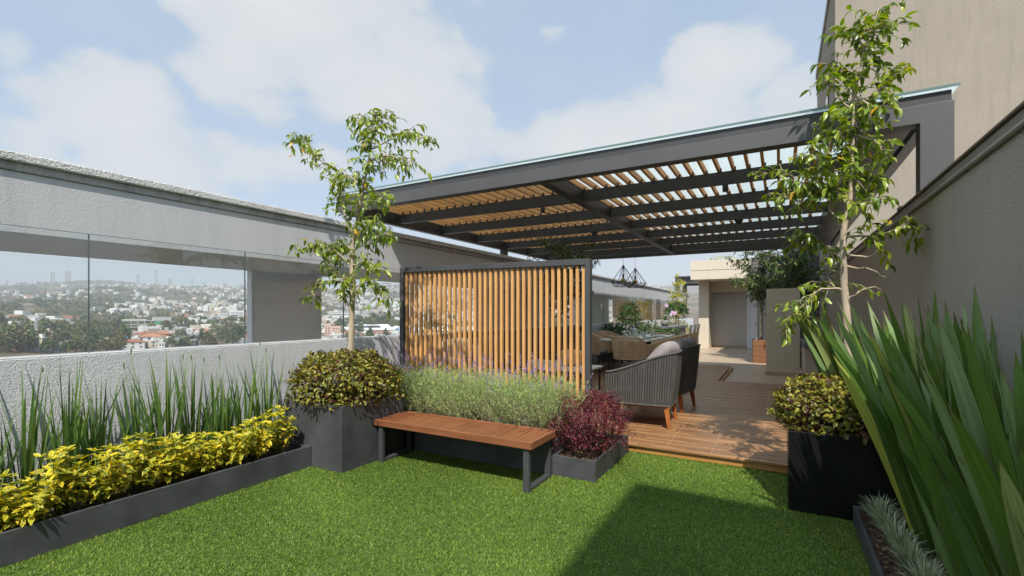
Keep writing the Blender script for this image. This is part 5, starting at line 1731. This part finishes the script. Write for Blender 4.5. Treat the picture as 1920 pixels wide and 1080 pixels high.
# --- buildings one can tell apart
M['bwhite'] = plain('white_painted_wall', (0.70, 0.70, 0.69), 0.85, 0.06, 0.2)
M['bgrey'] = plain('grey_concrete_wall', (0.40, 0.40, 0.38), 0.85, 0.1, 0.2)
M['bbrick'] = plain('brick_infill', (0.36, 0.15, 0.085), 0.9, 0.15, 0.4)
M['bpink'] = plain('pink_wall', (0.58, 0.39, 0.31), 0.9, 0.06, 0.2)
M['bcream'] = plain('cream_wall', (0.52, 0.48, 0.37), 0.9, 0.08, 0.2)
M['bblue'] = plain('blue_sheet', (0.10, 0.33, 0.62), 0.6, 0.1, 0.3)
M['bgreen'] = plain('green_panel', (0.02, 0.36, 0.13), 0.6, 0.05, 0.3)
M['bred'] = plain('red_paint', (0.5, 0.03, 0.03), 0.6, 0.05, 0.3)
M['mast'] = plain('galvanised_steel', (0.42, 0.43, 0.43), 0.5, 0.1, 1.0)
def site(name, label, cat, pd, r, turn=0.0):
    return thing(name, label, cat, tuple(at(pd, r)), R(pd) + turn)
def facade(parent, x0, x1, y, z0, z1, nx, nz, w=0.6, h=0.5, mat='window'):
    for j in range(nz):
        for i in range(nx):
            cx = x0 + (x1 - x0) * (i + 0.5) / nx; cz = z0 + (z1 - z0) * (j + 0.5) / nz
            sw = (x1 - x0) / nx * w / 2; sh = (z1 - z0) / nz * h / 2
            MB().box(cx - sw, cx + sw, y - 0.08, y + 0.02, cz - sh, cz + sh).build('window', M[mat], parent)

t = site('brick_building', 'concrete framed brick building with an open top floor and a green panel', 'building', 66.0, 790, 0.12)
MB().box(-36, 10, 0, 24, -14, 6).build('brick_wall', M['bbrick'], t)
fr = MB()
for z in (5.9, 9.6, 14.2):
    fr.box(-38, 12, -1.6, 25, z, z + 0.9)
for k in range(8):
    fr.box(-37.5 + 7 * k, -36.7 + 7 * k, -1.5, -0.7, -12, 14.2)
fr.box(12.3, 34, 0, 22, -12, 9.0)
fr.box(-6, 13, 2, 20, 15.2, 19.5)
fr.build('concrete_frame', M['bgrey'], t)
MB().box(-38, -14, 0, 20, 15.15, 16.6).build('roof', M['bcream'], t)
MB().box(-6, 2, -1.75, -1.62, 10.4, 13.0).build('sign_panel', M['bgreen'], t)
facade(t, -35, 9, -0.0, -1, 5, 6, 1, 0.55, 0.6)
facade(t, 13, 33, -0.0, 0, 8, 4, 2, 0.5, 0.5)

t = site('pink_building', 'pink rendered building with paired windows right of the concrete column', 'building', 49.9, 700, -0.3)
MB().box(-14, 8, 0, 18, -14, 15).build('wall', M['bpink'], t)
MB().box(-14.4, -5, -0.4, 18.4, 15.01, 18.5).build('roof', M['bpink'], t)
facade(t, -13.5, -6, 0, 0, 14, 2, 4, 0.45, 0.6)
facade(t, -3, 7, 0, 0, 14, 3, 3, 0.35, 0.5)
t = site('white_cabin', 'small plain white block in front of the pink building', 'building', 48.8, 640, 0)
MB().box(-5.5, 4.5, 0, 8, -12, 5.2).build('wall', M['bwhite'], t)
MB().box(-5.7, 4.7, -0.2, 8.2, 5.21, 5.6).build('roof', M['bwhite'], t)
facade(t, -4, 3, 0, -4, 2, 2, 1, 0.2, 0.5)
t = site('factory_hall', 'long white low factory hall with blue sawtooth skylights beside the screen', 'building', 45.0, 735, 0.1)
MB().box(-50, 46, 0, 60, -12, 5.5).build('wall', M['bwhite'], t)
rf = MB()
rf.add([(-51, -1, 5.6), (20, -1, 5.6), (20, 62, 12.5), (-51, 62, 12.5), (-51, -1, 5.3), (20, -1, 5.3), (20, 62, 12.2), (-51, 62, 12.2)], [(0, 1, 2, 3), (7, 6, 5, 4), (0, 4, 5, 1), (1, 5, 6, 2), (2, 6, 7, 3), (3, 7, 4, 0)])
for k in range(3):
    a = 21 + 9 * k
    rf.add([(a, -1, 5.52), (a + 8, -1, 5.52), (a + 8, 60, 5.52), (a, 60, 5.52), (a + 7.5, -1, 10.5), (a + 7.5, 60, 10.5)], [(0, 1, 4), (2, 3, 5), (0, 4, 5, 3), (1, 2, 5, 4)])
rf.build('roof', M['bwhite'], t)
for k in range(3):
    a = 21 + 9 * k
    MB().add([(a + 0.4, -1.05, 5.7), (a + 6.9, -1.05, 5.7), (a + 6.9, -1.05, 9.9)], [(0, 1, 2)]).build('skylight', M['bblue'], t)
MB().add([(-22, 20, 8.15), (4, 20, 8.15), (4, 44, 10.9), (-22, 44, 10.9)], [(0, 1, 2, 3)]).build('solar_panel', M['window'], t)
facade(t, -46, 18, 0, -6, 3, 7, 1, 0.6, 0.5)
t = site('factory_hall', 'white factory hall glimpsed between the left screen slats', 'building', 39.2, 745, 0.05)
MB().box(-36, 36, 0, 50, -12, 6.5).build('wall', M['bwhite'], t)
MB().add([(-37, -1, 6.6), (37, -1, 6.6), (37, 51, 11), (-37, 51, 11), (-37, -1, 6.3), (37, -1, 6.3)], [(0, 1, 2, 3), (0, 4, 5, 1)]).build('roof', M['bwhite'], t)
facade(t, -32, 32, 0, -6, 3, 7, 1, 0.6, 0.5)
t = site('apartment_slab', 'long grey white apartment slab with rows of balconies beside the left tree trunk', 'building', 48.9, 1150, -0.1)
MB().box(-34, 34, 0, 16, -20, 17).build('wall', M['bgrey'], t)
MB().box(-34.5, 34.5, -0.5, 16.5, 17.01, 18.2).build('roof', M['bwhite'], t)
for z in (1.5, 5.5, 9.5, 13.5):
    MB().box(-33, 33, -1.6, -0.02, z - 0.6, z + 0.8).build('balcony', M['bwhite'], t)
facade(t, -33, 33, 0, 2.4, 16, 10, 4, 0.5, 0.35)
t = site('grey_hall', 'windowless grey block to the right of the apartment slab', 'building', 45.9, 1130, 0.15)
MB().box(-20, 26, 0, 22, -20, 9).build('wall', M['bgrey'], t)
MB().box(-20.5, 26.5, -0.5, 22.5, 9.01, 10).build('roof', M['bgrey'], t)
t = site('white_tower_block', 'stepped white building with banded windows at the edge of the concrete column', 'building', 59.5, 1080, -0.2)
MB().box(-13, 12, 0, 16, -20, 13).build('wall', M['bwhite'], t)
MB().box(-12, -2, 1, 13, 13.01, 21).build('upper_wall', M['bwhite'], t)
MB().box(-13.4, 12.4, -0.4, 0.9, 13.01, 13.8).build('roof', M['bwhite'], t)
for z in (0.5, 4.5, 8.5):
    MB().box(-11, 11, -0.1, 0.02, z, z + 1.6).build('window', M['window'], t)
facade(t, -11.5, -2.5, 1, 14, 20, 3, 2, 0.5, 0.5)
t = site('cream_block', 'square cream building with four window bands among the trees at left', 'building', 74.0, 800, 0.05)
MB().box(-11, 9, 0, 14, -20, 10).build('wall', M['bcream'], t)
MB().box(-11.3, 9.3, -0.3, 14.3, 10.01, 10.8).build('roof', M['bgrey'], t)
facade(t, -10, 8, 0, -6, 9, 3, 4, 0.8, 0.5)
for lab, pd, r, w_ in (('bright blue sheet awning beside the glass joint, near the white houses', 66.3, 676, 13), ('small blue sheet roof among the trees up the left slope', 70.4, 1420, 12), ('narrow blue roof over a shed left of the large blue awning', 68.2, 684, 10)):
    t = site('blue_awning', lab, 'awning', pd, r)
    MB().add([(-w_, 0, 2.2), (w_, -1, 4.2), (w_, 9, 5.0), (-w_ * .8, 9, 3.0), (-w_, 0, 1.9), (w_, -1, 3.9), (w_, 9, 4.7), (-w_ * .8, 9, 2.7)],
             [(0, 1, 2, 3), (7, 6, 5, 4), (0, 4, 5, 1), (1, 5, 6, 2), (2, 6, 7, 3), (3, 7, 4, 0)]).build('sheet', M['bblue'], t)
    for x in (-w_ * .8, w_ * .85):
        MB().tube([(x, 1, -4), (x, 1, 2.3)], 0.25, 6).build('post', M['mast'], t)

def pylon(label, pd, r, h, wb):
    t = site('lattice_pylon', label, 'pylon', pd, r, 0.4)
    b = MB()
    L = 6
    lv = [(wb * (1 - 0.8 * k / L), h * k / L - 3) for k in range(L + 1)]
    for (w0, z0), (w1, z1) in zip(lv[:-1], lv[1:]):
        c0 = [(-w0, -w0, z0), (w0, -w0, z0), (w0, w0, z0), (-w0, w0, z0)]
        c1 = [(-w1, -w1, z1), (w1, -w1, z1), (w1, w1, z1), (-w1, w1, z1)]
        for q in range(4):
            q2 = (q + 1) % 4
            for a_, c_ in ((c0[q], c1[q]), (c0[q], c1[q2]), (c0[q2], c1[q]), (c1[q], c1[q2])):
                b.tube([a_, c_], 0.16, 4, smooth=False)
    b.build('lattice', M['mast'], t)
    arm = MB()
    for z in (h * 0.7, h * 0.86):
        arm.tube([(-5, 0, z - 3), (5, 0, z - 3)], 0.18, 4)
    arm.build('cross_arm', M['mast'], t)
pylon('grey lattice power pylon among the trees through the leftmost pane', 74.5, 640, 24, 2.8)
pylon('grey lattice mast rising above the roofs left of the concrete column', 62.0, 800, 30, 2.4)
pylon('grey lattice mast in front of the white factory right of the pink building', 48.0, 655, 20, 3.2)
for lab, pd, r, h in (('slim pale lamp post with a red base on the bare lot', 71.4, 603, 15), ('short pale post beside the red based lamp post', 70.7, 606, 11), ('power pole right of the left lattice pylon', 73.5, 610, 15)):
    t = site('utility_pole', lab, 'pole', pd, r)
    MB().tube([(0, 0, -3), (0, 0, h - 1)], [0.28, 0.2], 6).build('mast', M['mast'], t)
    MB().tube([(-1.8, 0, h - 1.3), (1.2, 0, h - 1.2)], 0.14, 5).build('arm', M['mast'], t)
    if 'red' in lab:
        MB().lathe([(1.0, -1.2), (1.1, 0.6), (0.4, 1.4)], 10).build('base', M['bred'], t)

# hazy high-rises on the horizon
for i, (lab, pd, w_, h_) in enumerate((('farthest left hazy tower of the horizon', 77.0, 26, 66), ('second hazy tower from the left on the horizon', 76.2, 24, 60), ('broad hazy tower of the left pair on the horizon', 73.5, 30, 96),
        ('broad hazy tower of the right pair on the horizon', 72.5, 34, 92), ('faint hazy tower above the distant trees, tallest of the middle cluster', 66.3, 22, 120), ('faint low hazy tower left of the tallest middle one', 67.7, 24, 70),
        ('faint hazy tower right of the tallest middle one', 65.2, 24, 60), ('thin pale hazy tower standing alone near the column', 63.4, 13, 95), ('short pale hazy tower beside the thin one', 62.4, 15, 55), ('wide faint hazy block nearest the column', 60.6, 36, 45))):
    t = site('high_rise', lab, 'tower', pd, 4700, 0.1 * (i % 3))
    MB().box(-w_ / 2, w_ / 2, 0, w_ * 0.6, -40, h_).build('wall', M['bwhite'] if i % 3 else M['bcream'], t)
    MB().box(-w_ / 5, w_ / 5, w_ * .1, w_ * .5, h_ + 0.05, h_ + 6).build('roof', M['bgrey'], t)
    for k in range(4):
        x = -w_ / 2 + w_ * (k + 0.5) / 4
        MB().box(x - w_ * .06, x + w_ * .06, -0.5, 0.02, -10, h_ - 4).build('window_band', M['window'], t)
# ------------------------------------------------------------------ air, sky, sun, camera
hz, nt, out = new_mat('haze')
pv = N(nt, 'ShaderNodeVolumePrincipled', Density=HAZE)
pv.inputs['Color'].default_value = (0.88, 0.92, 0.97, 1)
pv.inputs['Anisotropy'].default_value = 0.0
nt.links.new(pv.outputs[0], out.inputs['Volume'])
zmin = float(Zg.min()) - 8; zmax = float(Zg.max()) + 140
o = MB().box(-6500, 6500, -6500, 6500, zmin, zmax).build('haze', hz)
o['kind'] = 'stuff'; o['label'] = 'thin pale haze in the air over the whole city'; o['category'] = 'haze'

SUN = Vector((0.33, -0.70, 1.0)).normalized()
sd_ = bpy.data.lights.new('sun', 'SUN')
sd_.energy = SUN_E; sd_.angle = R(0.53); sd_.color = (1.0, 0.945, 0.87)
so = bpy.data.objects.new('sun', sd_); COL.objects.link(so)
so.rotation_euler = SUN.to_track_quat('Z', 'Y').to_euler()
so.location = (10, -30, 60)
el = math.asin(SUN.z); az = math.atan2(SUN.x, SUN.y)

w = bpy.data.worlds.new('World')
scene.world = w
w.use_nodes = True
nt = w.node_tree; nt.nodes.clear()
out = nt.nodes.new('ShaderNodeOutputWorld')
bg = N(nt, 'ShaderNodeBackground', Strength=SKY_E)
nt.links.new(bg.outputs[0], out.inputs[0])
sky = nt.nodes.new('ShaderNodeTexSky')
sky.sky_type = 'NISHITA'
sky.sun_disc = False
sky.sun_elevation = el
sky.sun_rotation = az
sky.altitude = 2200
sky.air_density = 1.0; sky.dust_density = 1.2; sky.ozone_density = 1.0
tc = N(nt, 'ShaderNodeTexCoord')
def math_(op, a, b=None, c=None, clamp=False):
    n = nt.nodes.new('ShaderNodeMath'); n.operation = op; n.use_clamp = clamp
    for i, v in enumerate((a, b, c)):
        if v is None: continue
        if isinstance(v, (int, float)): n.inputs[i].default_value = v
        else: nt.links.new(v, n.inputs[i])
    return n.outputs[0]
sx = N(nt, 'ShaderNodeSeparateXYZ'); nt.links.new(tc.outputs['Generated'], sx.inputs[0])
X, Y, Z = sx.outputs
azn = math_('MULTIPLY', math_('ARCTAN2', X, Y), 180 / math.pi)
eln = math_('MULTIPLY', math_('ARCSINE', Z), 180 / math.pi)
mp = N(nt, 'ShaderNodeMapping'); mp.inputs['Scale'].default_value = (1, 1, 1.9)
nt.links.new(tc.outputs['Generated'], mp.inputs['Vector'])
n1 = N(nt, 'ShaderNodeTexNoise', Scale=3.6, Detail=12.0, Roughness=0.60, Distortion=0.15)
nt.links.new(mp.outputs[0], n1.inputs['Vector'])
n2 = N(nt, 'ShaderNodeTexNoise', Scale=2.4, Detail=4.0, Roughness=0.5)
mp2 = N(nt, 'ShaderNodeMapping'); mp2.inputs['Location'].default_value = (3.1, 1.7, 0.4); mp2.inputs['Scale'].default_value = (1, 1, 1.6)
nt.links.new(tc.outputs['Generated'], mp2.inputs['Vector']); nt.links.new(mp2.outputs[0], n2.inputs['Vector'])
# cloud masses by bearing and height (degrees), with ragged edges from the noise
CL = [(-52.0, 32.5, 15.5, 6.5, 1), (-43.5, 25.4, 11.3, 6.0, 1), (-57.8, 22.4, 6.0, 4.4, .8), (-69.5, 18.2, 6.0, 3.8, 1), (-62.5, 14.6, 10.0, 3.6, 1), (-53.6, 16.0, 8.0, 3.6, .7),
      (-75.4, 13.5, 4.0, 3.0, .7), (-18.6, 19.2, 12.5, 5.0, 1), (-11.0, 17.5, 9.5, 5.5, 1), (-5.3, 25.7, 6.5, 3.6, .75), (-30.1, 14.5, 9.0, 4.0, .6), (-34.6, 22.9, 5.0, 1.9, .45),
      (-24.3, 30.2, 3.0, 1.5, .35), (1.5, 21.0, 4.5, 3.0, .7), (-42.1, 17.6, 7.5, 3.4, .6), (-76.0, 21.0, 2.0, 2.2, .5),
      (60, 25, 18, 9, 1), (120, 30, 20, 9, 1), (175, 22, 22, 8, 1), (-120, 26, 18, 9, 1), (-160, 35, 14, 8, 1), (30, 50, 16, 9, .8), (-90, 48, 18, 9, .8)]
best = None
for a0, e0, sa, se, st in CL:
    da = math_('DIVIDE', math_('SUBTRACT', azn, a0), sa * 1.12)
    de = math_('DIVIDE', math_('SUBTRACT', eln, e0), se * 1.12)
    q = math_('ADD', math_('MULTIPLY', da, da), math_('MULTIPLY', de, de))
    v = math_('SUBTRACT', st, q)
    best = v if best is None else math_('SMOOTH_MAX', best, v, 0.25)
best = math_('MAXIMUM', best, -1.2)
dens = math_('ADD', math_('MULTIPLY', best, 0.60), math_('MULTIPLY', math_('SUBTRACT', n1.outputs['Fac'], 0.465), 3.0))
mask = N(nt, 'ShaderNodeMapRange', interpolation_type='SMOOTHSTEP')
mask.inputs['From Min'].default_value = 0.0; mask.inputs['From Max'].default_value = 0.42
nt.links.new(dens, mask.inputs['Value'])
veil = N(nt, 'ShaderNodeMapRange', interpolation_type='SMOOTHSTEP')
veil.inputs['From Min'].default_value = 0.36; veil.inputs['From Max'].default_value = 0.72
veil.inputs['To Max'].default_value = 0.30
nt.links.new(n2.outputs['Fac'], veil.inputs['Value'])
cov = math_('MAXIMUM', mask.outputs[0], veil.outputs[0])
cov = math_('MULTIPLY', cov, 0.93)
# lit tops, greyer bases
sh = N(nt, 'ShaderNodeMapRange')
sh.inputs['From Min'].default_value = 0.2; sh.inputs['From Max'].default_value = 1.1
nt.links.new(dens, sh.inputs['Value'])
cc = ramp(nt, [(0.0, CLOUD_A), (0.5, CLOUD_B), (1.0, CLOUD_C)])
nt.links.new(sh.outputs[0], cc.inputs['Fac'])
ccs = N(nt, 'ShaderNodeVectorMath', operation='SCALE'); ccs.inputs['Scale'].default_value = CLOUD_E
nt.links.new(cc.outputs['Color'], ccs.inputs[0])
mx = N(nt, 'ShaderNodeMix', data_type='RGBA')
nt.links.new(cov, mx.inputs['Factor'])
# the air is hazy: blue sky paled towards white
pale = N(nt, 'ShaderNodeMix', data_type='RGBA')
pale.inputs['Factor'].default_value = PALE
nt.links.new(sky.outputs[0], pale.inputs['A'])
# sky and clouds boosted towards the sun, added to raise the fill light
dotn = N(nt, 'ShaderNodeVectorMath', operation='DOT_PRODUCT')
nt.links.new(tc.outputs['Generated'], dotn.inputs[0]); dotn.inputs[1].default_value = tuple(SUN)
fill_boost = math_('ADD', math_('MULTIPLY', math_('POWER', math_('MAXIMUM', math_('ADD', dotn.outputs['Value'], -0.25), 0.0), 1.3), FILL_BOOST), 1.0)
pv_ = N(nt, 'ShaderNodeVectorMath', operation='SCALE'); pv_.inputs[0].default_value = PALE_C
nt.links.new(fill_boost, pv_.inputs['Scale']); nt.links.new(pv_.outputs[0], pale.inputs['B'])
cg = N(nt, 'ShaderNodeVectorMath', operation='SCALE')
nt.links.new(ccs.outputs[0], cg.inputs[0]); nt.links.new(fill_boost, cg.inputs['Scale'])
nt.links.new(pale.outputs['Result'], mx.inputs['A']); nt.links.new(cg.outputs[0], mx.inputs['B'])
# horizon band of smog
hb = N(nt, 'ShaderNodeMapRange', interpolation_type='SMOOTHSTEP')
hb.inputs['From Min'].default_value = 2.0; hb.inputs['From Max'].default_value = 15.0
hb.inputs['To Min'].default_value = 0.9; hb.inputs['To Max'].default_value = 0.0
nt.links.new(eln, hb.inputs['Value'])
m2 = N(nt, 'ShaderNodeMix', data_type='RGBA')
nt.links.new(hb.outputs[0], m2.inputs['Factor'])
nt.links.new(mx.outputs['Result'], m2.inputs['A']); m2.inputs['B'].default_value = (*HORIZ_C, 1)
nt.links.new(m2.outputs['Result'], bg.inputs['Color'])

cam = bpy.data.cameras.new('camera')
cam.sensor_width = 36.0
cam.lens = 36.0 * 890.0 / 1920.0
cam.shift_y = 47.0 / 1920.0
cam.clip_start = 0.05; cam.clip_end = 30000
co = bpy.data.objects.new('camera', cam); COL.objects.link(co)
co.location = (0, 0, 1.5)
co.rotation_euler = (R(90), 0, R(29.425))
scene.camera = co

scene.view_settings.view_transform = 'Standard'
scene.view_settings.look = 'None'
scene.view_settings.exposure = EXPO
scene.view_settings.gamma = 1.0
scene.view_settings.use_curve_mapping = False
scene.render.engine = 'CYCLES'
scene.cycles.use_denoising = True
scene.cycles.denoiser = 'OPENIMAGEDENOISE'
scene.cycles.max_bounces = 8
scene.cycles.transparent_max_bounces = 24
scene.cycles.volume_bounces = 0
scene.cycles.caustics_reflective = False
scene.cycles.caustics_refractive = False
scene.cycles.sample_clamp_indirect = 6.0
